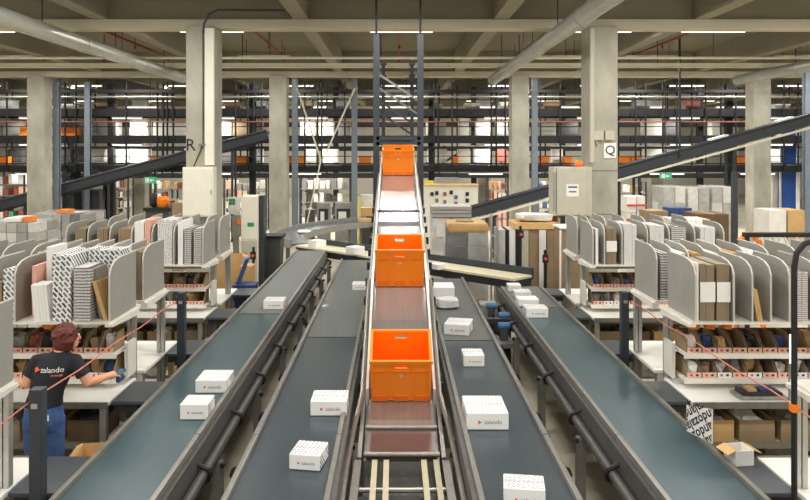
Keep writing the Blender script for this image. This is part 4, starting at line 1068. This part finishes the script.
pan3 = [(0, 12, 'paper_white'), (62, 72, 'cabinet_white'), (96, 112, 'carton_brown'), (225, 240, 'carton_brown'), (256, 266, 'machine_grey'), (300, 312, 'carton_brown'), (336, 350, 'machine_grey'), (430, 442, 'cabinet_grey'), (465, 480, 'wall_plaster'), (500, 508, 'cabinet_white'), (545, 560, 'carton_brown'), (636, 650, 'machine_grey'), (686, 700, 'bag_red'), (776, 790, 'cabinet_white')]
for i, (a, b, m) in enumerate(pan3):
    t, p, q = slab(a, b, 99 + (i * 5) % 6, 108.7, 26.8, .5, m, 'gallery_crate', 'crate on the top gallery deck, %s from left' % ORD[i], 'crate', 'crates on the galleries')
    MB().box(p.x - .02, q.x + .02, 26.78, 27.32, q.z - .05, q.z).build('lid', m, t)

# ------------------------------------------------------------------ inclined transport conveyors
def incline(px0, py0, px1, py1, D, label, legs, width=.6, strip='pale_tray'):
    a, b = at(px0, py0, D), at(px1, py1, D); u = (b - a).normalized(); up = Vector((-u.z, 0, u.x))
    t = thing('inclined_conveyor', label, 'conveyor', (a.x, D, 0))
    MB().beam(a + Vector((0, width / 2, 0)), b + Vector((0, width / 2, 0)), width - .1, .1).build('bed', 'dark_steel', t)
    for s, nm in ((0, 'near_side'), (width, 'far_side')):
        MB().beam(a + up * .05 + Vector((0, s, 0)), b + up * .05 + Vector((0, s, 0)), .05, .3).build(nm, 'slate_steel', t)
    MB().cyl(a + up * .2 + Vector((0, -.02, 0)), b + up * .2 + Vector((0, -.02, 0)), .05, 8).build('top_rail', 'dark_steel', t)
    MB().beam(a - up * .16 + Vector((0, -.03, 0)), b - up * .16 + Vector((0, -.03, 0)), .05, .06).build('lower_strip', strip, t)
    for px in legs:
        f = (px - px0) / (px1 - px0); q = a + (b - a) * f
        for s in (0.05, width - .05): MB().box(q.x - .035, q.x + .035, D + s - .035, D + s + .035, 0, q.z - .1).build('leg', 'dark_steel', t)
    return t, a, b, u, up
tr, a, b, u, up = incline(466, 216, 850, 111, 20.8, 'long dark conveyor rising to the upper right corner', (495, 560, 640, 735))
for px in (712, 777):
    f = (px - 466) / (850 - 466); q = a + (b - a) * f + up * .27
    MB().beam(q, q + u * .5, .3, .05).build('white_cover', 'paper_white', tr)
f = (679 - 466) / 384.; q = a + (b - a) * f; MB().cyl((q.x, 20.75, q.z), (q.x, 20.75, ZS), .035, 8).build('ceiling_hanger', 'dark_steel', tr)
tl, a, b, u, up = incline(-20, 212, 268, 136, 25.0, 'long dark conveyor rising behind the column with R', (25, 108, 150, 232), strip='black_steel')
q = a + (b - a) * .72 + up * .28; MB().beam(q, q + u * .9, .3, .05).build('white_cover', 'paper_white', tl)

# ------------------------------------------------------------------ pallet loads and goods on the floor
def pallet(t, x0, x1, y0, y1):
    for i in range(5):
        xa = x0 + (x1 - x0) * i / 5; MB().box(xa + .01, xa + (x1 - x0) / 5 - .02, y0, y1, .11, .135).build('plank', 'wood_pallet', t)
    for i in range(3):
        ya = y0 + (y1 - y0 - .1) * i / 2; MB().box(x0, x1, ya, ya + .1, 0, .11).build('bearer', 'wood_pallet', t)
def load(px0, px1, ytop, D, depth, nx, ny, nz, mats, label, film=True, seed=1, cap=None):
    x0, x1 = (px0 - CX) * D / FPX, (px1 - CX) * D / FPX; zt = Zy(ytop, D); rnd = random.Random(seed)
    t = thing('pallet_load', label, 'pallet', ((x0 + x1) / 2, D + depth / 2, 0), 'loaded pallets'); pallet(t, x0, x1, D, D + depth)
    z0 = .137; dx, dy, dz = (x1 - x0) / nx, depth / ny, (zt - z0) / nz
    for k in range(nz):
        for i in range(nx):
            for j in range(ny):
                e = .006 + .012 * rnd.random()
                MB().box(x0 + i * dx + e, x0 + (i + 1) * dx - e, D + j * dy + e, D + (j + 1) * dy - e, z0 + k * dz, z0 + (k + 1) * dz - .008).build('carton', rnd.choice(mats), t)
    if film:
        f = MB(); e = .015
        f.add([(x0 - e, D - e, z0), (x1 + e, D - e, z0), (x1 + e, D + depth + e, z0), (x0 - e, D + depth + e, z0), (x0 - e, D - e, zt + e), (x1 + e, D - e, zt + e), (x1 + e, D + depth + e, zt + e), (x0 - e, D + depth + e, zt + e)],
              [(0, 1, 5, 4), (1, 2, 6, 5), (2, 3, 7, 6), (3, 0, 4, 7), (4, 5, 6, 7)])
        f.build('stretch_wrap', 'stretch_film', t)
    if cap: MB().box(x0 - .02, x1 + .02, D - .02, D + depth + .02, zt + .017, zt + .045).build('cap_sheet', cap, t)
    return t, x0, x1, zt
load(-35, 37, 223, 12.4, .8, 7, 2, 11, ['wrapped_grey', 'bundle_grey', 'wrapped_grey', 'wrapped_white', 'machine_grey'], 'wrapped grey carton pallet at the left picture edge', seed=2)
load(34, 88, 214, 13.8, .8, 6, 2, 12, ['wrapped_grey', 'bundle_fine', 'machine_grey', 'wrapped_white', 'machine_dark'], 'wrapped grey carton pallet below the leftmost middle-row column', seed=3)
def loose(px0, px1, py0, py1, D, depth, m, label, name='carton', cat='carton', group=None, tape=True):
    a, b = at(px0, py1, D), at(px1, py0, D)
    t = thing(name, label, cat, ((a.x + b.x) / 2, D, a.z), group)
    MB().box(a.x, b.x, D, D + depth, a.z, b.z).build('body', m, t, bevel=.008)
    if tape: MB().box((a.x + b.x) / 2 - .03, (a.x + b.x) / 2 + .03, D - .002, D + depth, b.z, b.z + .003).build('tape', 'carton_kraft' if 'kraft' not in m else 'carton_tan', t)
    return t
loose(56, 68, 210, 213.4, 13.95, .3, 'bag_orange', 'orange and kraft carton on the second left pallet')
loose(22, 30, 217, 222, 12.55, .25, 'bag_orange', 'bright orange pouch on the leftmost pallet', 'pouch', 'pouch', tape=False)
loose(4, 20, 218, 222, 12.5, .5, 'paper_white', 'white paper sheets on the leftmost pallet', 'paper_stack', 'paper', tape=False)
# left background shelves
def shelf_unit(px0, px1, ytop, D, label, mats, seed, nlev=5, nper=6, depth=.6):
    x0, x1 = (px0 - CX) * D / FPX, (px1 - CX) * D / FPX; zt = Zy(ytop, D); rnd = random.Random(seed)
    t = thing('goods_shelf', label, 'shelf', ((x0 + x1) / 2, D + depth / 2, 0), 'goods shelves at the back')
    for x in (x0, x1):
        for y in (D + .03, D + depth - .03): MB().box(x - .03, x + .03, y - .03, y + .03, 0, zt).build('upright', 'dark_steel', t)
    for k in range(nlev):
        z = .12 + (zt - .3) * k / (nlev - 1) * .86
        MB().box(x0, x1, D, D + depth, z - .03, z).build('shelf_board', 'machine_grey', t)
        w = (x1 - x0 - .1) / nper
        for i in range(nper):
            if rnd.random() < .1: continue
            hh = (.2 + .17 * rnd.random()) * (zt / 2.3) * 5 / nlev; xa = x0 + .05 + i * w
            o = MB().box(xa + .02, xa + w * (.75 + .2 * rnd.random()), D + .04, D + depth - .1, z + .001, z + hh).build('goods_box', rnd.choice(mats))
            tag(o, 'box on %s shelf up, %s from left, %s' % (ORD[k], ORD[i], label.split(',')[0]), 'box', 'goods on the back shelves')
    return t
shelf_unit(-4, 24, 172, 27.9, 'far left goods shelf, bright boxes', ['paper_white', 'bag_red', 'bag_green', 'carton_kraft', 'paper_pink', 'paper_white'], 4, 5, 5)
shelf_unit(110, 128, 176, 28.6, 'goods shelf left of the exit sign, pale boxes', ['paper_white', 'cabinet_grey', 'bag_red', 'carton_brown'], 5, 5, 4)
shelf_unit(150, 184, 178, 28.6, 'goods shelf below the exit sign, mixed boxes', ['paper_white', 'carton_kraft', 'bag_red', 'machine_grey', 'paper_white'], 6, 5, 6)
shelf_unit(224, 266, 178, 28.6, 'goods shelf behind the white control cabinet, pale boxes', ['paper_white', 'machine_grey', 'paper_pink', 'cabinet_white'], 7, 5, 7)
shelf_unit(300, 350, 178, 28.6, 'goods shelf behind the tie rods, pale boxes', ['paper_white', 'machine_grey', 'cabinet_white', 'machine_dark'], 8, 4, 8)
shelf_unit(488, 508, 178, 28.6, 'goods shelf left of the third middle column, red boxes', ['bag_red', 'paper_white', 'carton_kraft', 'paper_pink'], 9, 5, 4)
shelf_unit(538, 552, 178, 28.6, 'goods shelf behind the grey cabinet, blue boxes', ['paper_white', 'motor_blue', 'carton_kraft'], 10, 5, 3)
shelf_unit(620, 646, 182, 28.6, 'goods shelf right of column Q, kraft boxes', ['carton_kraft', 'paper_white', 'carton_brown', 'paper_pink'], 12, 4, 5)
# dark machines left
for i, (a, b, y0, m) in enumerate(((62, 68, 178, 'machine_dark'), (70, 82, 176, 'machine_dark'), (84, 100, 190, 'machine_dark'), (103, 111, 173.5, 'black_steel'))):
    t, p, q = slab(a, b, y0, 150 + EYE * FPX / 25.9 - .3, 25.9 + .8 * (i % 2), .5, m, 'machine_cabinet', 'tall dark machine panel behind the left pallets, %s from left' % ORD[i], 'machine', 'dark machine panels')
    for k in range(3): MB().box(p.x + .04, q.x - .04, 25.88 + .8 * (i % 2), 25.9 + .8 * (i % 2), p.z + .3 + .8 * k, p.z + .9 + .8 * k).build('louvre', 'dark_steel', t)
# exit sign, dark table with totes
def exit_sign(px0, px1, py0, py1, D, label):
    t, p, q = slab(px0, px1, py0, py1, D, .05, 'sign_glow', 'exit_sign', label, 'sign')
    MB().box(p.x + .05, p.x + .17, D - .01, D, p.z + .03, q.z - .03).build('pictogram', 'paper_white', t); MB().prism([(q.x - .2, D - .01, (p.z + q.z) / 2 + .05), (q.x - .05, D - .01, (p.z + q.z) / 2), (q.x - .2, D - .01, (p.z + q.z) / 2 - .05)], (0, .01, 0)).build('arrow', 'paper_white', t)
    MB().cyl(((p.x + q.x) / 2, D + .025, q.z), ((p.x + q.x) / 2, D + .025, 5.64), .012, 6).build('hanger', 'dark_steel', t)
exit_sign(144, 156, 177, 183.5, 24.2, 'green exit sign hanging left of the column with R')
exit_sign(660, 672, 173, 179, 24.2, 'green exit sign hanging right of the column with Q')
t = thing('dark_counter', 'black counter with totes on it left of column R', 'counter', at(157, 232, 19.5))
a, b = at(143, 208, 19.5), at(170, 208, 19.5)
MB().box(a.x, b.x, 19.5, 20.3, a.z - .08, a.z).build('top', 'black_steel', t); MB().box(a.x + .05, b.x - .05, 19.55, 20.25, 0, a.z - .08).build('body', 'machine_dark', t)
for i, (px, m, w, h) in enumerate(((151, 'bag_black', 6, 14), (160, 'tote_orange', 11, 11))):
    q = at(px, 207.9, 19.6); o = MB().lump((q.x, 19.85, a.z + h * .0135), (w * .027, .3, h * .027), 40 + i, 10, 7, .3).build('goods_bag', m)
    tag(o, ['dark upright goods on the black counter', 'orange goods heap on the black counter'][i], 'goods')
loose(172, 184, 203, 150 + EYE * FPX / 19.0, 19.0, .5, 'carton_brown', 'tall brown carton just left of column R', group='loose cartons')
# centre left: control cabinet, sign, bin, poles
t, p, q = slab(241, 258, 196, 150 + EYE * FPX / 14.9, 14.9, .4, 'cabinet_white', 'control_cabinet', 'white control cabinet beside the outer left belt\'s far end', 'cabinet', bevel=.01)
MB().box(p.x + .02, q.x - .02, 14.885, 14.9, 1.35, q.z - .03).build('upper_door', 'cabinet_white', t); MB().box(p.x + .02, q.x - .02, 14.885, 14.9, .1, 1.32).build('lower_door', 'cabinet_grey', t)
MB().box(p.x + .14, p.x + .27, 14.87, 14.885, 1.62, 1.7).build('display', 'sign_green', t); MB().cyl((p.x + .1, 14.885, 1.05), (p.x + .1, 14.86, 1.05), .035, 12).build('stop_button', 'label_red', t)
MB().box(q.x, q.x + .1, 15.0, 15.3, .1, q.z).build('cable_channel', 'slate_steel', t)
t, p, q = slab(228, 240, 197, 214, 15.6, .04, 'paper_white', 'first_aid_sign', 'white sign with green cross on a grey stand', 'sign')
cx_, cz_ = (p.x + q.x) / 2 - .04, (p.z + q.z) / 2 + .08
for dx, dz in ((-.035, -.035), (.035, -.035), (-.035, .035), (.035, .035)): MB().box(cx_ + dx - .028, cx_ + dx + .028, 15.585, 15.6, cz_ + dz - .028, cz_ + dz + .028).build('cross_square', 'sign_green', t)
MB().box((p.x + q.x) / 2 - .03, (p.x + q.x) / 2 + .03, 15.62, 15.68, 0, q.z).build('pole', 'machine_grey', t)
t, p, q = slab(232, 240, 215, 237, 15.2, .2, 'machine_grey', 'terminal_box', 'grey terminal box with orange button beside the white cabinet', 'control box'); MB().box((p.x + q.x) / 2 - .04, (p.x + q.x) / 2 + .04, 15.25, 15.33, 0, p.z).build('pole', 'machine_grey', t)
MB().cyl((q.x + .02, 15.2, (p.z + q.z) / 2 + .1), (q.x + .02, 15.13, (p.z + q.z) / 2 + .1), .07, 12).build('orange_button', 'bag_orange', t)
t = thing('wheeled_bin', 'dark grey wheeled bin behind the outer left belt', 'bin', (-2.72, 15.4, 0))
MB().prism([(-2.95, 15.42, .1), (-2.5, 15.42, .1), (-2.45, 15.42, 1.3), (-3.0, 15.42, 1.3)], (0, .5, 0)).build('tub', 'machine_dark', t); MB().box(-3.03, -2.42, 15.39, 15.95, 1.3, 1.36).build('lid', 'black_steel', t)
for x in (-2.9, -2.55): MB().cyl((x - .03, 15.5, .07), (x + .03, 15.5, .07), .07, 12).build('wheel', 'rubber_black', t)
def pole_button(px, ytop, D, label):
    q = at(px, ytop, D); t = thing('button_pole', label, 'pole', (q.x, D, 0))
    MB().cyl((q.x, D, .012), (q.x, D, q.z), .025, 8).build('pole', 'rubber_black', t); MB().cyl((q.x, D, 0), (q.x, D, .012), .1, 12).build('base', 'rubber_black', t)
    MB().box(q.x - .05, q.x + .05, D - .06, D - .02, q.z - .22, q.z - .08).build('switch_box', 'ink_black', t); MB().cyl((q.x, D - .06, q.z - .15), (q.x, D - .09, q.z - .15), .03, 10).build('red_button', 'label_red', t)
pole_button(253.5, 247, 13.2, 'black pole with red button beside the outer left belt')
pole_button(545, 250, 12.9, 'black pole with red button beside the outer right belt')
pole_button(520.5, 226, 13.45, 'black pole at the far end of the outer right belt')
open_carton((-3.08, 13.35, 0), .5, .45, 1.25, 'tall open carton near the far end of outer left belt', 'carton_kraft', .15, 12)
loose(240, 252, 266, 150 + EYE * FPX / 12.8, 12.8, .3, 'carton_kraft', 'yellowish kraft carton beside the black pole at left', group='loose cartons')
loose(213, 222, 257, 150 + EYE * FPX / 13.2, 13.2, .4, 'carton_tan', 'kraft carton right of column R, partly hidden', group='loose cartons')
t = thing('blue_crate', 'blue plastic crate by the second left station', 'crate', (-2.52, 11.75, 0))
MB().box(-2.74, -2.4, 12.25, 12.6, .012, .86).build('tub', 'bag_blue', t); MB().box(-2.76, -2.38, 12.23, 12.62, .86, .9).build('rim', 'bag_blue', t)
MB().obox((-2.62, 12.42, 1.12), (.03, .3, .46), Matrix.Rotation(.35, 3, 'Y')).build('folded_lid', 'blue_panel', t)
# machines behind the curve
for i, (a, b, y0, D, m) in enumerate(((317, 330, 203, 25.3, 'machine_grey'), (335, 352, 203, 25.3, 'machine_grey'), (360, 376, 195, 25.0, 'cabinet_white'), (305, 314, 210, 25.4, 'machine_dark'))):
    t, p, q = slab(a, b, y0, 150 + EYE * FPX / D - .2, D, .35, m, 'machine_cabinet', 'grey machine cabinet behind the curved conveyor, %s from left' % ORD[[1, 2, 3, 0][i]], 'machine', 'cabinets behind the curve')
    MB().box(p.x + .06, q.x - .06, D - .015, D, p.z + .5, q.z - .2).build('door', 'dark_steel' if i < 2 else m, t); MB().box(p.x + .12, q.x - .2, D - .02, D - .01, q.z - .7, q.z - .3).build('notice', 'paper_white', t)
t, p, q = slab(361, 377, 208, 216, 23.7, .5, 'carton_kraft', 'carton', 'kraft carton behind the yellow edged conveyor end', 'carton'); MB().box(p.x, q.x, 23.7, 24.2, 0, p.z).build('stand', 'machine_dark', t); MB().box(p.x - .1, p.x - .03, 23.7, 23.77, 0, q.z + .4).build('yellow_post', 'yellow_paint', t)
# white control panel behind, right of the tower
t, p, q = slab(424, 478, 186, 150 + EYE * FPX / 22.5, 22.5, .5, 'cabinet_white', 'control_desk', 'long white control panel with small coloured buttons', 'control panel')
MB().box(p.x - .02, q.x + .02, 22.46, 23.0, q.z, q.z + .05).build('top_edge', 'carton_tan', t)
for i, (dx, dz, m) in enumerate(((.25, .25, 'ink_black'), (.4, .22, 'ink_black'), (.65, .25, 'bag_red'), (.85, .2, 'ink_black'), (1.0, .35, 'motor_blue'), (1.0, .55, 'bag_red'), (1.35, .25, 'ink_black'), (1.35, .45, 'ink_black'), (.4, .45, 'logo_grey'), (.65, .5, 'logo_grey'))):
    MB().box(p.x + dx - .05, p.x + dx + .05, 22.47, 22.5, q.z - dz - .06, q.z - dz + .06).build('button', m, t)
t, p, q = slab(424, 434, 181, 186, 23.2, .3, 'yellow_paint', 'yellow_guard', 'yellow guard bar above the white control panel', 'guard'); MB().box(p.x, p.x + .06, 23.2, 23.26, 0, p.z).build('post', 'yellow_paint', t)
t, p, q = slab(436, 460, 178, 186, 23.4, .5, 'machine_grey', 'packing_machine', 'grey machine head above the white control panel', 'machine'); MB().box(p.x + .1, q.x - .1, 23.4, 23.8, 0, p.z).build('column', 'machine_grey', t)
# pallets right of the tower
t, x0, x1, zt = load(432, 471, 218, 16.6, .8, 2, 2, 4, ['wrapped_white', 'wrapped_white', 'paper_white'], 'white wrapped pallet with grey printed top layer', seed=8)
for i in range(3): MB().box(x0 - .01, x1 + .01, 16.58, 17.42, zt + .02 + .085 * i, zt + .095 + .085 * i).build('top_layer', 'bundle_grey', t)
MB().box(x0 + .1, x0 + .3, 16.57, 16.583, 1.2, 1.5).build('shipping_note', 'paper_white', t)
t, x0, x1, zt = load(446, 489, 228, 14.75, .8, 2, 2, 4, ['wrapped_white', 'wrapped_grey', 'wrapped_white', 'machine_dark'], 'wrapped pallet topped by kraft cardboard behind right inner belt', seed=9)
MB().box(x0 + .03, x1 - .01, 14.72, 15.55, zt - .1, zt + .1).build('kraft_cap', 'carton_kraft', t, bevel=.06); MB().box(x0 + .25, x1 - .3, 14.9, 15.3, zt + .1, zt + .13).build('kraft_flap', 'carton_brown', t)
def roll_cage(px0, px1, ytop, D, label):
    x0, x1 = (px0 - CX) * D / FPX, (px1 - CX) * D / FPX; zt = Zy(ytop, D)
    t = thing('roll_cage', label, 'trolley', ((x0 + x1) / 2, D + .4, 0))
    for x in (x0, x1):
        for y in (D, D + .8): MB().cyl((x, y, .12), (x, y, zt), .022, 8).build('upright', 'aluminium', t)
    for x in (x0, x1):
        for k in range(5): MB().cyl((x, D, .3 + k * (zt - .4) / 5), (x, D + .8, .3 + k * (zt - .4) / 5), .01, 6).build('bar', 'aluminium', t)
    MB().box(x0, x1, D, D + .8, .12, .16).build('deck', 'wood_pallet', t)
    for x in (x0 + .05, x1 - .05):
        for y in (D + .06, D + .74): MB().cyl((x - .02, y, .06), (x + .02, y, .06), .06, 12).build('castor', 'rubber_black', t)
    return t, x0, x1, zt
t, x0, x1, zt = roll_cage(497, 559, 218, 13.75, 'roll cage of tall cardboard sheets under a kraft box')
for i, (f0, f1, m, h) in enumerate(((.03, .14, 'wrapped_grey', .93), (.16, .2, 'black_steel', .9), (.21, .31, 'paper_white', .92), (.32, .36, 'black_steel', .9), (.38, .52, 'cabinet_grey', .9), (.53, .68, 'carton_brown', .95), (.69, .8, 'paper_white', .95), (.82, .97, 'carton_brown', .95))):
    o = MB().box(x0 + (x1 - x0) * f0, x0 + (x1 - x0) * f1, 13.8 + .02 * (i % 3), 14.45, .162, min(1.665, zt * h - .05)).build('cardboard_sheet', m)
    tag(o, '%s upright sheet from left in the roll cage' % ORD[i], 'sheet', 'sheets in the roll cage')
loose(514, 558, 223, 229.5, 13.8, .7, 'carton_tan', 'kraft box laid across the roll cage top')
q = at(535, 221, 14.1); o = MB().lump((q.x, 14.15, 1.888), (.75, .55, .16), 15, 12, 6, .2).build('film_heap', 'wrapped_white', smooth=True); tag(o, 'heap of white film on top of the kraft box', 'film')
t, x0, x1, zt = load(561, 585, 230, 12.75, .6, 1, 1, 3, ['carton_brown'], 'tall brown carton stack beside the second right station', film=False, seed=4, cap='paper_white')
MB().box(x0 - .03, x0, 12.72, 12.75, .14, zt).build('edge_guard', 'paper_white', t)
loose(444, 452, 244, 262, 13.9, .05, 'paper_white', 'white notice card standing in front of the white pallet', 'notice_card', 'card', tape=False) if False else None
# right side goods
for i in range(3):
    load(664 + 24 * i, 686 + 24 * i, 187 + (i % 2), 19.0, .9, 2, 2, 5, ['wrapped_grey', 'wrapped_white', 'wrapped_grey'], 'film wrapped grey pallet under the rising conveyor, %s from left' % ORD[i], seed=20 + i)
t, x0, x1, zt = load(627, 646, 196, 17.4, .5, 2, 1, 5, ['paper_white', 'paper_white', 'wrapped_white'], 'stack of white boxes with red stripes right of column Q', film=False, seed=30)
for k in range(2): MB().box(x0 - .01, x1 + .01, 17.385, 17.4, zt - .25 - .35 * k, zt - .2 - .35 * k).build('red_strap', 'label_red', t)
load(672, 711, 219, 13.6, .6, 5, 2, 8, ['paper_white', 'wrapped_white', 'paper_white', 'paper_pink'], 'pallet of many small white boxes beyond the right racks', film=False, seed=31)
loose(698, 729, 214, 150 + EYE * FPX / 16.2, 16.2, .8, 'carton_dark', 'large dark brown crate behind the small white boxes')
loose(648, 668, 211, 150 + EYE * FPX / 16.2, 16.2, .6, 'carton_brown', 'brown carton between white striped boxes and blue bundle', group='loose cartons')
loose(670, 692, 208, 150 + EYE * FPX / 17.4, 17.4, .5, 'bag_blue', 'blue covered bundle in front of the wrapped pallets', 'covered_bundle', 'bundle', tape=False)
loose(668, 682, 177, 186, 19.3, .3, 'carton_kraft', 'kraft carton on top of the wrapped pallets', group='loose cartons') if False else None
load(769, 806, 210, 15.2, .7, 2, 1, 3, ['carton_tan', 'carton_kraft', 'wrapped_white'], 'kraft cartons on a pallet at the right picture edge', film=False, seed=33)
t, p, q = slab(781, 796, 115, 150 + EYE * FPX / 27.6, 27.6, .3, 'blue_panel', 'blue_door_panel', 'tall blue door panel at the far right', 'door'); MB().box(p.x - .05, p.x, 27.55, 27.65, 0, q.z).build('frame', 'machine_grey', t); MB().box(q.x, q.x + .12, 27.55, 27.65, 0, q.z).build('frame', 'paper_white', t)
t, p, q = slab(771, 779, 168, 150 + EYE * FPX / 27.8, 27.8, .3, 'cabinet_grey', 'machine_cabinet', 'grey machine cabinet left of the blue door panel', 'machine'); MB().box(p.x + .05, q.x - .05, 27.78, 27.8, .8, q.z - .2).build('door', 'machine_grey', t)
t, p, q = slab(733, 738, 172, 150 + EYE * FPX / 18.0, 18.0, .12, 'slate_steel', 'guard_post', 'dark guard post left of the right middle-row column', 'post'); MB().box(p.x - .08, q.x + .08, 17.95, 18.2, 0, .02).build('base_plate', 'slate_steel', t)
for i, (px, lean) in enumerate(((742, .1), (759, -.08))):
    q = at(px, 241, 12.9); t = thing('orange_strut', 'orange strut at the foot of the right column, %s' % ('left one' if i == 0 else 'right one'), 'strut', (q.x, 12.9, 0))
    MB().beam((q.x - lean, 12.9, 0), (q.x, 12.9, q.z + .02), .08, .05).build('leg', 'bag_orange', t); MB().beam((q.x - .05, 12.9, q.z), (q.x + lean, 12.9, q.z + .16), .12, .05).build('paddle', 'bag_orange', t)
t = thing('work_rail', 'black rail with hanging hoses at the far right', 'rail', (6.2, 12.2, 0))
MB().box(5.95, 7.4, 12.2, 12.35, 1.72, 1.79).build('rail', 'black_steel', t)
for x in (6.0, 7.3): MB().box(x - .03, x + .03, 12.24, 12.3, 0, 1.72).build('leg', 'black_steel', t)
for i in range(4): MB().tube([(6.2 + .2 * i, 12.2, 1.72), (6.25 + .2 * i, 12.1, 1.5), (6.4 + .2 * i, 12.12, 1.42), (6.5 + .2 * i, 12.2, 1.7)], .02, 6).build('hose', 'pipe_zinc', t, smooth=True)
